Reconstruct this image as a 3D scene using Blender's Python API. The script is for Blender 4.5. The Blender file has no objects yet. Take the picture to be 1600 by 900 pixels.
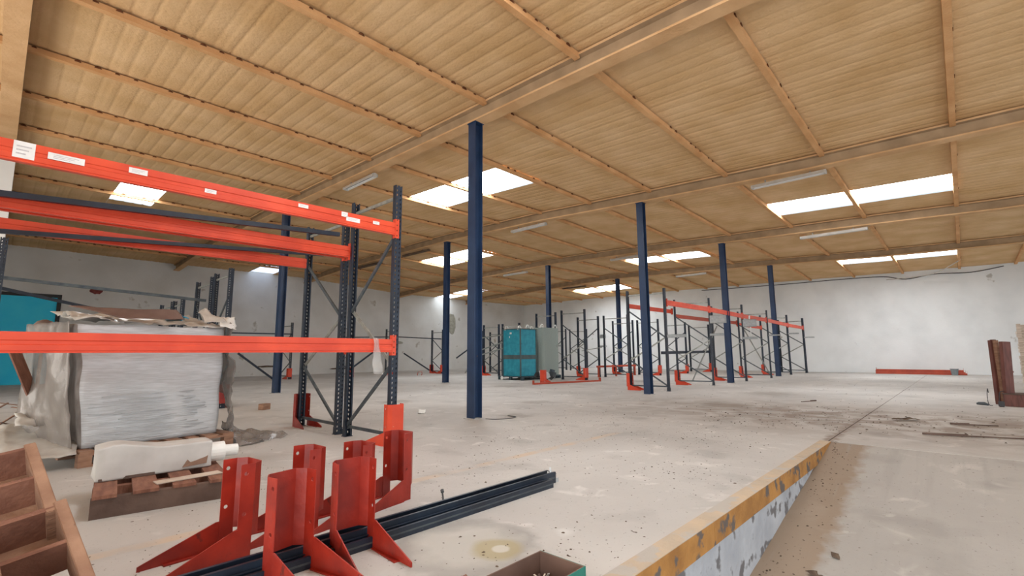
import bpy, bmesh, math, random
from mathutils import Vector, Matrix, noise
R = math.radians
rnd = random.Random(7)
SC = bpy.context.scene
COL = SC.collection

# ------------------------------------------------------------------ camera
F, PITCH, ROLL, YAW, EYE = 750.0, R(7.8), R(-0.35), R(42.9), 1.0
fw = Vector((math.cos(YAW)*math.cos(PITCH), math.sin(YAW)*math.cos(PITCH), math.sin(PITCH)))
rt = Vector((math.sin(YAW), -math.cos(YAW), 0)); up = rt.cross(fw)
up2 = up*math.cos(ROLL) - rt*math.sin(ROLL); rt2 = rt*math.cos(ROLL) + up*math.sin(ROLL)
cd = bpy.data.cameras.new('camera'); cam = bpy.data.objects.new('camera', cd); COL.objects.link(cam)
cd.sensor_width = 36; cd.lens = F/1600*36; cd.clip_start = .02; cd.clip_end = 300
M3 = Matrix((rt2, up2, -fw)).transposed()
cam.matrix_world = Matrix.Translation((0, 0, EYE)) @ M3.to_4x4()
SC.camera = cam

# ------------------------------------------------------------------ world, light, exposure
W = bpy.data.worlds.new('world'); SC.world = W; W.use_nodes = True
W.node_tree.nodes['Background'].inputs[0].default_value = (.80, .90, 1, 1)
W.node_tree.nodes['Background'].inputs[1].default_value = 1.0
def area(name, loc, rot, sx, sy, power, color):
    l = bpy.data.lights.new(name, 'AREA'); l.shape = 'RECTANGLE'; l.size = sx; l.size_y = sy
    l.energy = power; l.color = color
    o = bpy.data.objects.new(name, l); o.location = loc; o.rotation_euler = rot; COL.objects.link(o); return o
# daylight through the open dock doors behind and right of the camera, plus an added rear fill
area('dock_door_daylight', (-3.9, -2.6, 1.3), (R(90), 0, R(-90)), 7.0, 4.2, 520, (1, .97, .93))
area('side_door_daylight', (9.0, -7.7, 2.0), (R(90), 0, 0), 12.0, 3.6, 130, (.95, .98, 1))
area('rear_fill_light', (-3.9, 8.5, 1.5), (R(90), 0, R(-90)), 6.0, 3.0, 260, (1, .95, .88))  # unseen fill light added to brighten the left part of the ceiling
SKY_EMIT = 12.0
vs = SC.view_settings
SC.display_settings.display_device = 'sRGB'
vs.view_transform = 'Standard'; vs.look = 'None'; vs.exposure = 0.12; vs.gamma = 1; vs.use_curve_mapping = False
SC.cycles.max_bounces = 8; SC.cycles.diffuse_bounces = 5; SC.cycles.sample_clamp_indirect = 8

# ------------------------------------------------------------------ materials
MAT = {}
def mat(name, c1, c2=None, scale=3.0, rough=.7, metal=0, bump=0, bscale=40, stops=(.35, .65), spec=.5,
        spots=None, stretch=None, detail=8):
    m = bpy.data.materials.new(name); m.use_nodes = True; nt = m.node_tree; N = nt.nodes; L = nt.links
    b = N['Principled BSDF']; b.inputs['Roughness'].default_value = rough; b.inputs['Metallic'].default_value = metal
    b.inputs['Specular IOR Level'].default_value = spec
    tc = N.new('ShaderNodeTexCoord'); vec = tc.outputs['Object']
    if stretch:
        mp = N.new('ShaderNodeMapping'); mp.inputs['Scale'].default_value = stretch; L.new(vec, mp.inputs[0]); vec = mp.outputs[0]
    if c2:
        n = N.new('ShaderNodeTexNoise'); n.inputs['Scale'].default_value = scale; n.inputs['Detail'].default_value = detail
        L.new(vec, n.inputs['Vector'])
        r = N.new('ShaderNodeValToRGB'); r.color_ramp.elements[0].position = stops[0]; r.color_ramp.elements[1].position = stops[1]
        r.color_ramp.elements[0].color = (*c1, 1); r.color_ramp.elements[1].color = (*c2, 1)
        L.new(n.outputs['Fac'], r.inputs[0]); out = r.outputs[0]
        if spots:
            sc_, th, colr = spots
            n2 = N.new('ShaderNodeTexNoise'); n2.inputs['Scale'].default_value = sc_; n2.inputs['Detail'].default_value = 10
            L.new(vec, n2.inputs['Vector'])
            r2 = N.new('ShaderNodeValToRGB'); r2.color_ramp.elements[0].position = th; r2.color_ramp.elements[1].position = th+.05
            r2.color_ramp.elements[0].color = (0, 0, 0, 1)
            L.new(n2.outputs['Fac'], r2.inputs[0])
            mx = N.new('ShaderNodeMixRGB'); mx.inputs[2].default_value = (*colr, 1); L.new(r2.outputs[0], mx.inputs[0]); L.new(out, mx.inputs[1]); out = mx.outputs[0]
        L.new(out, b.inputs['Base Color'])
    else:
        b.inputs['Base Color'].default_value = (*c1, 1)
    if bump:
        nb = N.new('ShaderNodeTexNoise'); nb.inputs['Scale'].default_value = bscale; nb.inputs['Detail'].default_value = 6
        L.new(vec, nb.inputs['Vector'])
        bp = N.new('ShaderNodeBump'); bp.inputs['Strength'].default_value = bump; bp.inputs['Distance'].default_value = .02
        L.new(nb.outputs['Fac'], bp.inputs['Height']); L.new(bp.outputs[0], b.inputs['Normal'])
    MAT[name] = m; return m

mat('foam', (.59, .375, .18), (.73, .505, .285), 1.3, .95, bump=.5, bscale=25, stops=(.3, .7), spec=.1)
mat('foam_purlin', (.58, .31, .135), (.70, .41, .20), 2.5, .9, bump=.4, bscale=30, spec=.1)
mat('foam_beam', (.56, .34, .17), (.68, .44, .24), 2.0, .9, bump=.4, bscale=25, spec=.1)
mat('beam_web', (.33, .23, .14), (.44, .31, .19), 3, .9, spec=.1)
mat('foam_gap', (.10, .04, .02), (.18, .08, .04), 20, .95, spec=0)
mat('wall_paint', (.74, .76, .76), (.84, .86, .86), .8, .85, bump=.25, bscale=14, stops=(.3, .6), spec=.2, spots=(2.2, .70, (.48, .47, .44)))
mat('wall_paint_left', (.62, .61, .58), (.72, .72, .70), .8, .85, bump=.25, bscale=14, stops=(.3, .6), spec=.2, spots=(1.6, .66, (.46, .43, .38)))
mat('plaster_patch', (.30, .29, .24), (.40, .39, .33), 6, .95, bump=.4, spec=.1)
mat('red_stain', (.16, .03, .03), (.25, .07, .06), 9, .9)
mat('navy', (.008, .014, .027), (.014, .025, .045), 9, .42, bump=.05, spots=(14, .72, (.10, .12, .14)))
mat('column_blue', (.012, .030, .078), (.020, .048, .115), 3, .45, spots=(9, .70, (.10, .07, .06)))
mat('column_top', (.03, .045, .06), (.05, .07, .09), 3, .5)
mat('orange', (.58, .050, .018), (.70, .072, .026), 4, .38, spots=(30, .72, (.6, .25, .15)))
mat('orange_dark', (.36, .05, .022), (.48, .07, .03), 4, .5)
mat('red_orange', (.22, .014, .008), (.36, .026, .012), 7, .42, bump=.1, bscale=30, spots=(11, .67, (.14, .02, .015)))
mat('brace', (.26, .27, .25), (.38, .39, .36), 12, .45, metal=.5)
mat('brace_dark', (.05, .065, .08), (.09, .11, .12), 10, .45, metal=.3)
mat('galvanised', (.38, .41, .42), (.50, .53, .54), 18, .45, metal=.3)
mat('wood', (.23, .12, .075), (.36, .21, .135), 3, .8, bump=.3, bscale=20, stretch=(2, 2, 9), spots=(5, .68, (.16, .09, .06)))
mat('wood_red', (.17, .070, .045), (.27, .125, .08), 3, .8, bump=.3, bscale=20, stretch=(9, 2, 2))
mat('wood_dark', (.075, .045, .035), (.15, .10, .08), 4, .85, bump=.3, bscale=20)
mat('wood_pale', (.42, .34, .27), (.60, .52, .44), 5, .85, bump=.2, stretch=(1, 1, 14))
mat('brown_board', (.10, .032, .024), (.17, .06, .045), 4, .6, stretch=(6, 6, 1))
mat('cardboard', (.19, .11, .075), (.27, .165, .12), 4, .9, bump=.1)
mat('cardboard_dark', (.12, .07, .055), (.18, .11, .085), 4, .9)
mat('cyan', (.0, .62, .95), (.02, .68, .98), 2, .5)
mat('cyan_bag', (.02, .30, .52), (.06, .45, .68), 8, .4)
mat('teal', (.018, .26, .36), (.035, .35, .46), 6, .5, spots=(7, .68, (.02, .12, .17)))
mat('teal_band', (.06, .10, .11), (.10, .13, .13), 6, .6)
mat('grey_sleeve', (.25, .31, .29), (.34, .40, .37), 9, .7, bump=.3, stretch=(2, 2, 12))
mat('pallet_blue', (.02, .045, .06), (.05, .08, .09), 6, .7)
mat('black', (.015, .015, .017), (.03, .03, .03), 8, .6)
mat('white_plastic', (.72, .73, .70), (.82, .83, .81), 6, .5)
mat('sticker', (.70, .68, .66), (.80, .79, .78), 15, .6)
mat('sticker_print', (.42, .40, .42), (.55, .52, .52), 90, .7)
mat('bucket', (.20, .23, .24), (.26, .29, .30), 5, .6)
mat('green_card', (.01, .13, .10), (.02, .18, .14), 5, .6)
mat('lamp_white', (.48, .46, .42), (.58, .56, .52), 6, .5)
mat('lamp_dark', (.10, .07, .05), (.18, .12, .08), 6, .7)
mat('tube', (.80, .80, .82), None, rough=.15, spec=.8)
mat('dirt', (.07, .05, .04), (.16, .12, .09), 9, .95, spec=.1)
mat('yellow_edge', (.30, .14, .035), (.46, .23, .06), 5, .8, bump=.3, spots=(7, .57, (.12, .10, .09)))
mat('yellow_top', (.42, .35, .27), (.51, .40, .28), 4, .85, bump=.3, spots=(5, .52, (.42, .39, .35)))
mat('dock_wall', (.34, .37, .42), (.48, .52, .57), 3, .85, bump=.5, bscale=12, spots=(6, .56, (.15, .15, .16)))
mat('paper', (.46, .45, .43), (.57, .56, .54), 5, .8)
mat('cable', (.03, .03, .035), None, rough=.5)

def wrap_mat(name, c1, c2, alpha, sheen, stretch):
    m = mat(name, c1, c2, 5, sheen, bump=.28, bscale=7, stretch=stretch, detail=3)
    nt = m.node_tree; b = nt.nodes['Principled BSDF']
    if alpha < 1: b.inputs['Alpha'].default_value = alpha
    return m
wrap_mat('stretch_wrap', (.46, .48, .49), (.58, .61, .63), 1, .28, (1.2, 1.2, 14))
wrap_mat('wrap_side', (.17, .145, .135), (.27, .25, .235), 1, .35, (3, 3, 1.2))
wrap_mat('film', (.25, .225, .205), (.37, .34, .315), .6, .25, None)
wrap_mat('film_clear', (.55, .54, .52), (.70, .69, .67), .28, .2, None)
wrap_mat('film_solid', (.42, .39, .35), (.56, .54, .50), 1, .3, None)

# lit translucent skylight pane
def emit(name, col, s):
    m = bpy.data.materials.new(name); m.use_nodes = True; nt = m.node_tree
    b = nt.nodes['Principled BSDF']; b.inputs['Base Color'].default_value = (.8, .85, .9, 1)
    b.inputs['Emission Color'].default_value = (*col, 1); b.inputs['Emission Strength'].default_value = s
    MAT[name] = m
emit('skylight', (.92, .96, 1.0), SKY_EMIT)
emit('skylight_mid', (.85, .93, 1.0), 4)
emit('skylight_dim', (.55, .68, .95), 1.6)

# concrete with painted line, stains (world = object coordinates, objects sit at the origin)
def concrete(name, base1, base2, line=False, brown=False):
    m = bpy.data.materials.new(name); m.use_nodes = True; nt = m.node_tree; N = nt.nodes; L = nt.links
    b = N['Principled BSDF']; b.inputs['Roughness'].default_value = .72; b.inputs['Specular IOR Level'].default_value = .3
    tc = N.new('ShaderNodeTexCoord'); P = tc.outputs['Object']
    def nz(s, d=8, vec=None, dist=0):
        n = N.new('ShaderNodeTexNoise'); n.inputs['Scale'].default_value = s; n.inputs['Detail'].default_value = d
        n.inputs['Distortion'].default_value = dist
        L.new(vec or P, n.inputs['Vector']); return n.outputs['Fac']
    def ramp(f, a, bb, ca=(0, 0, 0, 1), cb=(1, 1, 1, 1)):
        r = N.new('ShaderNodeValToRGB'); r.color_ramp.elements[0].position = a; r.color_ramp.elements[1].position = bb
        r.color_ramp.elements[0].color = ca; r.color_ramp.elements[1].color = cb; L.new(f, r.inputs[0]); return r.outputs[0]
    def mix(f, a, c, k=1):
        x = N.new('ShaderNodeMixRGB')
        if k != 1:
            mm = N.new('ShaderNodeMath'); mm.operation = 'MULTIPLY'; mm.inputs[1].default_value = k; L.new(f, mm.inputs[0]); f = mm.outputs[0]
        L.new(f, x.inputs[0]); L.new(a, x.inputs[1]); x.inputs[2].default_value = (*c, 1); return x.outputs[0]
    def mth(op, a, v, clamp=False):
        x = N.new('ShaderNodeMath'); x.operation = op; x.use_clamp = clamp
        if hasattr(a, 'links') or not isinstance(a, (int, float)): L.new(a, x.inputs[0])
        else: x.inputs[0].default_value = a
        if isinstance(v, (int, float)): x.inputs[1].default_value = v
        else: L.new(v, x.inputs[1])
        return x.outputs[0]
    c = ramp(nz(.55, 10, dist=.6), .3, .7, (*base1, 1), (*base2, 1))
    c = mix(ramp(nz(1.7, 12), .56, .70), c, tuple(v*.78 for v in base1), .55)
    c = mix(ramp(nz(2.6, 10, dist=1.2), .60, .72), c, tuple(min(1, v*1.25) for v in base2), .6)
    c = mix(ramp(nz(38, 4), .66, .72), c, (.13, .11, .09), .65)
    c = mix(ramp(nz(95, 3), .68, .74), c, (.10, .09, .08), .5)
    sx = N.new('ShaderNodeSeparateXYZ'); L.new(P, sx.inputs[0]); X, Y = sx.outputs[0], sx.outputs[1]
    def around(cx, cy, r0, r1, wob=.12):
        cc = N.new('ShaderNodeVectorMath'); cc.operation = 'SUBTRACT'; cc.inputs[1].default_value = (cx, cy, 0); L.new(P, cc.inputs[0])
        ln = N.new('ShaderNodeVectorMath'); ln.operation = 'LENGTH'; L.new(cc.outputs[0], ln.inputs[0])
        d = mth('ADD', ln.outputs['Value'], mth('MULTIPLY', mth('SUBTRACT', nz(6, 3), .5), wob))
        return ramp(d, r0, r1, (1, 1, 1, 1), (0, 0, 0, 1))
    if line:
        # faded painted aisle line running along X at Y = 3.3
        d = mth('ABSOLUTE', mth('SUBTRACT', Y, 3.30), 0)
        d2 = mth('SUBTRACT', 1, mth('MULTIPLY', d, 1), False)
        lm = ramp(d, .045, .055, (1, 1, 1, 1), (0, 0, 0, 1))
        wear = ramp(nz(3.1, 10), .38, .62)
        endx = ramp(mth('MULTIPLY', X, .1), .54, .56, (1, 1, 1, 1), (0, 0, 0, 1))
        f = mth('MULTIPLY', mth('MULTIPLY', lm, wear), endx)
        c = mix(f, c, (.58, .44, .30), .7)
        c = mix(around(1.80, 2.02, .36, .42, .25), c, (.29, .28, .26), .6)
        c = mix(around(1.80, 2.02, .20, .34, .3), c, (.52, .51, .47), .6)
        c = mix(around(1.88, 1.86, .11, .16, .06), c, (.36, .30, .15), .7)
        c = mix(around(1.89, 1.85, .04, .055, .03), c, (.62, .62, .60), .55)
        c = mix(around(2.3, 1.75, .04, .08), c, (.66, .66, .64), .5)
        for (px, py, r) in ((5.9, 5.4, .35), (11, 10.5, .6), (6, 9, .5), (7.8, 6.6, .4), (9.6, 3.4, .7), (13, 3.5, .8), (16, 8.5, .7), (4.4, 8, .4)):
            c = mix(around(px, py, r*.4, r, .9), c, (.22, .19, .16), .45)
    if brown:
        yb = ramp(mth('ADD', Y, mth('MULTIPLY', nz(9, 8), .22)), .90, 1.36)
        c = mix(yb, c, (.25, .18, .12), .8)
        st = N.new('ShaderNodeMapping'); st.inputs['Scale'].default_value = (.35, 5, 1); L.new(P, st.inputs[0])
        c = mix(ramp(nz(1.5, 8, st.outputs[0]), .55, .68), c, (.31, .30, .28), .5)
    jd = ramp(mth('ADD', mth('ABSOLUTE', mth('SUBTRACT', Y, 1.22), 0), mth('MULTIPLY', mth('SUBTRACT', nz(9, 6), .5), .22)), .02, .10, (1, 1, 1, 1), (0, 0, 0, 1))
    jx = ramp(mth('MULTIPLY', X, .05), .32, .45 + .15, (1, 1, 1, 1), (0, 0, 0, 1))
    jx0 = ramp(mth('MULTIPLY', X, .1), .64, .66)
    c = mix(mth('MULTIPLY', mth('MULTIPLY', jd, jx), jx0), c, (.20, .14, .10), .8)
    # dirty brown band across the floor just beyond the head of the ramp
    xb = mth('MULTIPLY', mth('ABSOLUTE', mth('SUBTRACT', X, 9.0), 0), .3)
    yb2 = ramp(mth('ADD', mth('MULTIPLY', Y, .12), .1), .35, .95, (1, 1, 1, 1), (0, 0, 0, 1))
    c = mix(mth('MULTIPLY', mth('MULTIPLY', ramp(xb, .15, .8, (1, 1, 1, 1), (0, 0, 0, 1)), yb2), ramp(nz(2.2, 10, dist=.8), .36, .60)), c, (.23, .175, .135), .8)
    L.new(c, b.inputs['Base Color'])
    bp = N.new('ShaderNodeBump'); bp.inputs['Strength'].default_value = .25; bp.inputs['Distance'].default_value = .01
    L.new(nz(22, 8), bp.inputs['Height']); L.new(bp.outputs[0], b.inputs['Normal'])
    MAT[name] = m
concrete('floor_concrete', (.42, .405, .385), (.55, .535, .51), line=True)
concrete('ramp_concrete', (.33, .315, .295), (.42, .405, .38), brown=True)

# ------------------------------------------------------------------ mesh helpers
class MB:
    def __init__(s): s.v, s.f, s.mi = [], [], []
    def add(s, vs, fs, m=0):
        o = len(s.v); s.v += [tuple(v) for v in vs]; s.f += [[o+i for i in f] for f in fs]; s.mi += [m]*len(fs)
    def box(s, a, b, m=0):
        x0, y0, z0 = a; x1, y1, z1 = b
        s.add([(x0,y0,z0),(x1,y0,z0),(x1,y1,z0),(x0,y1,z0),(x0,y0,z1),(x1,y0,z1),(x1,y1,z1),(x0,y1,z1)],
              [(0,3,2,1),(4,5,6,7),(0,1,5,4),(1,2,6,5),(2,3,7,6),(3,0,4,7)], m)
    def bar(s, p, q, w, h, m=0, roll=0, upv=(0, 0, 1)):
        p, q = Vector(p), Vector(q); d = (q-p).normalized(); u = Vector(upv)
        if abs(d.dot(u)) > .98: u = Vector((0, 1, 0))
        a = d.cross(u).normalized(); c = a.cross(d).normalized()
        if roll: rm = Matrix.Rotation(roll, 3, d); a = rm@a; c = rm@c
        vs = [e + a*(sx*w/2) + c*(sy*h/2) for e in (p, q) for sx, sy in ((-1,-1),(1,-1),(1,1),(-1,1))]
        s.add(vs, [(0,1,2,3),(7,6,5,4),(0,4,5,1),(1,5,6,2),(2,6,7,3),(3,7,4,0)], m)
    def tube(s, pts, r, n=8, m=0, cap=True, rads=None):
        pts = [Vector(p) for p in pts]; o = len(s.v); k = len(pts)
        prev = None
        for i, p in enumerate(pts):
            d = (pts[min(i+1, k-1)]-pts[max(i-1, 0)]).normalized()
            u = Vector((0,0,1)) if abs(d.z) < .95 else Vector((0,1,0))
            a = d.cross(u).normalized(); c = a.cross(d)
            rr = rads[i] if rads else r
            for j in range(n):
                t = 2*math.pi*j/n; s.v.append(tuple(p + (a*math.cos(t)+c*math.sin(t))*rr))
        for i in range(k-1):
            for j in range(n):
                s.f.append([o+i*n+j, o+i*n+(j+1)%n, o+(i+1)*n+(j+1)%n, o+(i+1)*n+j]); s.mi.append(m)
        if cap:
            s.f.append([o+j for j in range(n)][::-1]); s.mi.append(m)
            s.f.append([o+(k-1)*n+j for j in range(n)]); s.mi.append(m)
    def prism(s, poly, axis, a, b, m=0):
        """poly: 2d points; axis 'x','y','z' the extrusion axis from a to b"""
        n = len(poly)
        def P(u, v, w): return {'x': (w, u, v), 'y': (u, w, v), 'z': (u, v, w)}[axis]
        vs = [P(u, v, a) for u, v in poly] + [P(u, v, b) for u, v in poly]
        s.add(vs, [list(range(n))[::-1], list(range(n, 2*n))] + [(i, (i+1)%n, n+(i+1)%n, n+i) for i in range(n)], m)
    def mesh(s, name, mats, smooth=False, bevel=0):
        me = bpy.data.meshes.new(name); me.from_pydata(s.v, [], s.f)
        for mm in ([mats] if isinstance(mats, str) else mats): me.materials.append(MAT[mm])
        me.polygons.foreach_set('material_index', s.mi)
        bm = bmesh.new(); bm.from_mesh(me)
        bmesh.ops.recalc_face_normals(bm, faces=bm.faces)
        if bevel: bmesh.ops.bevel(bm, geom=bm.edges[:], offset=bevel, segments=2, affect='EDGES', clamp_overlap=True)
        bm.to_mesh(me); bm.free()
        if smooth: me.polygons.foreach_set('use_smooth', [True]*len(me.polygons))
        me.update(); return me

def link(name, me, parent=None, loc=None, rz=0, rot=None, scale=None):
    o = bpy.data.objects.new(name, me); COL.objects.link(o)
    if parent: o.parent = parent
    if loc: o.location = loc
    if rot: o.rotation_euler = rot
    elif rz: o.rotation_euler = (0, 0, rz)
    if scale: o.scale = scale
    return o
def thing(name, label, cat, loc=(0, 0, 0), rz=0, group=None, rot=None):
    o = bpy.data.objects.new(name, None); COL.objects.link(o); o.location = loc; o.rotation_euler = rot or (0, 0, rz)
    o.empty_display_size = .2
    tag(o, label, cat, group); return o
def tag(o, label, cat, group=None):
    o['label'] = label; o['category'] = cat
    if group: o['group'] = group
    return o
def struct(name, me=None, label=None, cat=None, parent=None):
    o = bpy.data.objects.new(name, me); COL.objects.link(o)
    if parent: o.parent = parent
    else:
        o['kind'] = 'structure'
        if label: o['label'] = label; o['category'] = cat
    return o
def copy_tree(o, parent=None):
    c = o.copy(); COL.objects.link(c); c.parent = parent
    for ch in list(o.children): copy_tree(ch, c)
    return c

# ------------------------------------------------------------------ roof height field (underside of the beams)
TY = [-8, -1, 2, 5.5, 9, 13.5, 20, 25.4]
TX = [-4, 5.24, 10.99, 16.7, 22.4, 28.6]
TZ = [[4.70, 4.76, 4.83, 4.87, 4.93, 5.03, 5.02, 4.80],
      [4.70, 4.76, 4.83, 4.87, 4.93, 5.03, 5.02, 4.72],
      [4.50, 4.62, 4.66, 4.80, 4.97, 5.07, 5.00, 4.75],
      [4.40, 4.46, 4.58, 4.69, 4.82, 4.93, 4.77, 4.42],
      [4.38, 4.45, 4.52, 4.67, 4.77, 4.94, 4.72, 4.42],
      [4.30, 4.33, 4.36, 4.42, 4.47, 4.52, 4.54, 4.50]]
def seg(T, v):
    v = min(max(v, T[0]), T[-1]); i = 0
    while i < len(T)-2 and v > T[i+1]: i += 1
    return i, (v-T[i])/(T[i+1]-T[i])
def zb(x, y):
    i, a = seg(TX, x); j, b = seg(TY, y)
    return (TZ[i][j]*(1-a)*(1-b)+TZ[i+1][j]*a*(1-b)+TZ[i][j+1]*(1-a)*b+TZ[i+1][j+1]*a*b)
XW, YW, XB, YR = 28.5, 25.2, -4.0, -8.0      # far wall, left wall, rear wall, right wall
BX = [-.17, 5.24, 10.99, 16.7, 22.4]         # roof beam axes
EDX = [XB, -.17, 5.24, 10.99, 16.7, 22.4, XW]
PY = [-7.1, -5.4, -3.65, -1.95, -.25, 1.68, 3.53, 5.38, 7.16, 8.93, 10.7, 12.45, 14.25, 16.05, 17.85, 19.6, 21.4, 23.3]
STR = [YR] + PY + [YW]

# ------------------------------------------------------------------ structure
def build_floor():
    fl = struct('floor', None, 'pale dusty concrete warehouse floor with a raised platform and ramp', 'floor')
    b = MB(); b.prism([(XB, 1.20), (6.5, 1.20), (6.5, 1.215), (XW, 1.215), (XW, YW), (XB, YW)], 'z', -1.9, 0)
    link('platform_slab', b.mesh('platform_slab', 'floor_concrete'), fl)
    b = MB(); b.box((6.515, YR, -1.9), (XW, 1.203, 0)); link('floor_slab', b.mesh('floor_slab', 'floor_concrete'), fl)
    b = MB(); zr = lambda x: -.168*(6.5-x)
    b.add([(XB, YR, zr(XB)), (6.503, YR, -.002), (6.503, 1.2, -.002), (XB, 1.2, zr(XB)), (XB, YR, -2.2), (6.503, YR, -2.2), (6.503, 1.2, -2.2), (XB, 1.2, -2.2)],
          [(0,1,2,3), (7,6,5,4), (0,4,5,1), (1,5,6,2), (2,6,7,3), (3,7,4,0)])
    link('loading_ramp', b.mesh('loading_ramp', 'ramp_concrete'), fl)
    b = MB(); b.box((6.4, 1.19, -.03), (XW, 1.23, -.006)); b.box((6.49, YR, -.03), (6.53, 1.2, -.006))
    link('expansion_joint', b.mesh('expansion_joint', 'dirt'), fl)
    # dock face and steel edge strip
    b = MB(); n = 60
    vs = []
    for i in range(n+1):
        x = XB + (6.5-XB)*i/n
        for k in range(5):
            z = -.125 - k*.42
            vs.append((x, 1.192 - .006*noise.noise((x*3, z*5, 0)), z))
    fs = [(i*5+k, (i+1)*5+k, (i+1)*5+k+1, i*5+k+1) for i in range(n) for k in range(4)]
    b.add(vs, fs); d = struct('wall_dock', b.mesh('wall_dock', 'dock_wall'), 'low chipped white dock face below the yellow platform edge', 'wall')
    t = struct('trim_1', None, 'worn yellow edge strip along the loading platform', 'trim')
    b = MB(); 
    for i in range(9):
        x0 = XB + i*1.17; x1 = min(x0+1.166, 6.5)
        b.box((x0, 1.178, -.128), (x1, 1.192, .004)) if x1-x0 > .05 else None
    link('edge_face', b.mesh('edge_face', 'yellow_edge'), t)
    b = MB()
    for i in range(9):
        x0 = XB + i*1.17; x1 = min(x0+1.166, 6.5)
        if x1-x0 > .05: b.box((x0, 1.178, .0042), (x1, 1.285, .0075))
    link('edge_top', b.mesh('edge_top', 'yellow_top'), t)
build_floor()

def wall_mesh(name, pts, thick, m='wall_paint'):
    b = MB(); n = len(pts); b.v = []
    P = [Vector(p) for p in pts]; T = Vector(thick)
    b.add(P + [p+T for p in P], [list(range(n)), list(range(n, 2*n))[::-1]] + [(i, (i+1)%n, n+(i+1)%n, n+i) for i in range(n)])
    return b.mesh(name, m)
# far wall (in blockwork bays so that the top follows the roof)
ys = [YR, -1, 2, 5.5, 9, 13.5, 20, YW]
struct('wall_right', wall_mesh('wall_right', [(XW, YR, 0), (XW, YW, 0)] + [(XW, y, zb(XW, y)+.36) for y in reversed(ys)], (.2, 0, 0)),
       'long white painted end wall on the right', 'wall')
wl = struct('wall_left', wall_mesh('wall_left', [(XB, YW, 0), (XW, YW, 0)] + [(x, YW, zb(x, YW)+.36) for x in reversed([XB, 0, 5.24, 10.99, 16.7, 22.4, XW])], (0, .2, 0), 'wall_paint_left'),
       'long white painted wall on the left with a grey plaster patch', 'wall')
def blob(cx, cz, rx, rz, seed, n=18):
    r_ = random.Random(seed); return [(cx+rx*math.cos(2*math.pi*i/n)*r_.uniform(.78, 1.1), cz+rz*math.sin(2*math.pi*i/n)*r_.uniform(.82, 1.08)) for i in range(n)]
for nm, m_, args in (('plaster_patch', 'plaster_patch', (21.05, 3.05, .42, .72, 3)), ('paint_stain', 'red_stain', (2.62, 3.62, .22, .16, 5)),
                     ('wall_scar', 'plaster_patch', (16.75, 1.72, .55, .10, 8)), ('wall_scar', 'dirt', (13.2, .25, .7, .05, 9)),
                     ('wall_scar', 'dirt', (9.4, .45, .6, .05, 10))):
    b = MB(); b.prism(blob(*args), 'y', YW-.015, YW+.01); link(nm, b.mesh(nm, m_), wl)
# rear wall and side wall with open dock doors (outside the picture, they close the room)
struct('wall_back', wall_mesh('wall_back', [(XB, 1.2, -2), (XB, YW, -2), (XB, YW, 5.1), (XB, YR, 5.0), (XB, YR, 3.7), (XB, 1.2, 3.7)], (-.2, 0, 0)), 'unseen rear wall with open dock doors', 'wall')
struct('wall_side', wall_mesh('wall_side', [(XB, YR, 4.0), (XW, YR, 4.0), (XW, YR, 4.75), (XB, YR, 5.1)], (0, -.2, 0)), 'unseen side wall above the open loading doors', 'wall')
# pier at the left frame edge
struct('wall_pier', wall_mesh('wall_pier', [(-.7, 13.4, 0), (-.04, 13.4, 0), (-.04, 13.4, 5.05), (-.7, 13.4, 5.05)], (0, 3.5, 0)), 'white wall pier at the left edge', 'wall')

# doorway: bright blue door panel on the left wall
d1 = struct('door_1', None, 'bright cyan sliding door panel with black frame on the left wall', 'door')
b = MB(); b.box((-.9, YW-.05, 0), (1.52, YW-.02, 3.22)); link('door_panel', b.mesh('door_panel', 'cyan'), d1)
b = MB(); b.box((1.52, YW-.09, 0), (1.64, YW-.005, 3.34)); b.box((-1, YW-.09, 3.22), (1.52, YW-.005, 3.34)); link('door_frame', b.mesh('door_frame', 'black'), d1)

# ceiling: corrugated sheets between purlins, purlins, beams
ceil = struct('ceiling', None, 'low warehouse roof of corrugated sheets sprayed with tan foam', 'ceiling')
SKY = [  # bay index, list of (x0, x1, first strip Y, last strip Y)
    (7.4, 8.75, 7.16, 10.7), (13.95, 15.3, -.25, 3.53), (13.05, 14.55, 14.25, 17.85), (18.95, 20.35, 7.16, 10.7),
    (24.9, 26.5, 14.25, 17.85), (23.55, 25.1, -.25, 3.53), (1.8, 2.75, 14.25, 16.9), (19.6, 20.9, 21.4, 25.1), (8.2, 9.3, 23.4, 25.1),
    (2.2, 3.5, -.25, 3.53)]  # last strip is out of view, added for light in the same row pattern
def zs(x, y): return zb(x, y)+.285
PITCHX, AMP = .2222, .0062
def sheet(x0, x1, y0, y1, j):
    nx = max(2, int(round((x1-x0)/PITCHX*12))); ny = 3
    vs = []
    for a in range(nx+1):
        x = x0+(x1-x0)*a/nx
        ph = (x/PITCHX) % 1
        k_ = .55+.9*abs(noise.noise((math.floor(x/PITCHX)*3.7, j*1.3, 0))); wv = AMP*k_*(2.1*math.exp(-((ph-.5)/.075)**2) - .45*math.cos(2*math.pi*ph))
        step = .006*((x/.889) % 1)
        for k in range(ny+1):
            y = y0-.03+(y1-y0+.06)*k/ny
            vs.append((x, y, zs(x, y)+wv+step+.010*k/ny+.004*noise.noise((x*2, y*2, 0))))
    b = MB(); b.add(vs, [(a*(ny+1)+k, a*(ny+1)+k+1, (a+1)*(ny+1)+k+1, (a+1)*(ny+1)+k) for a in range(nx) for k in range(ny)])
    me = bpy.data.meshes.new('roof_sheet'); me.from_pydata(b.v, [], b.f); me.materials.append(MAT['foam'])
    me.polygons.foreach_set('use_smooth', [True]*len(me.polygons)); link('roof_sheet', me, ceil)
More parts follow.
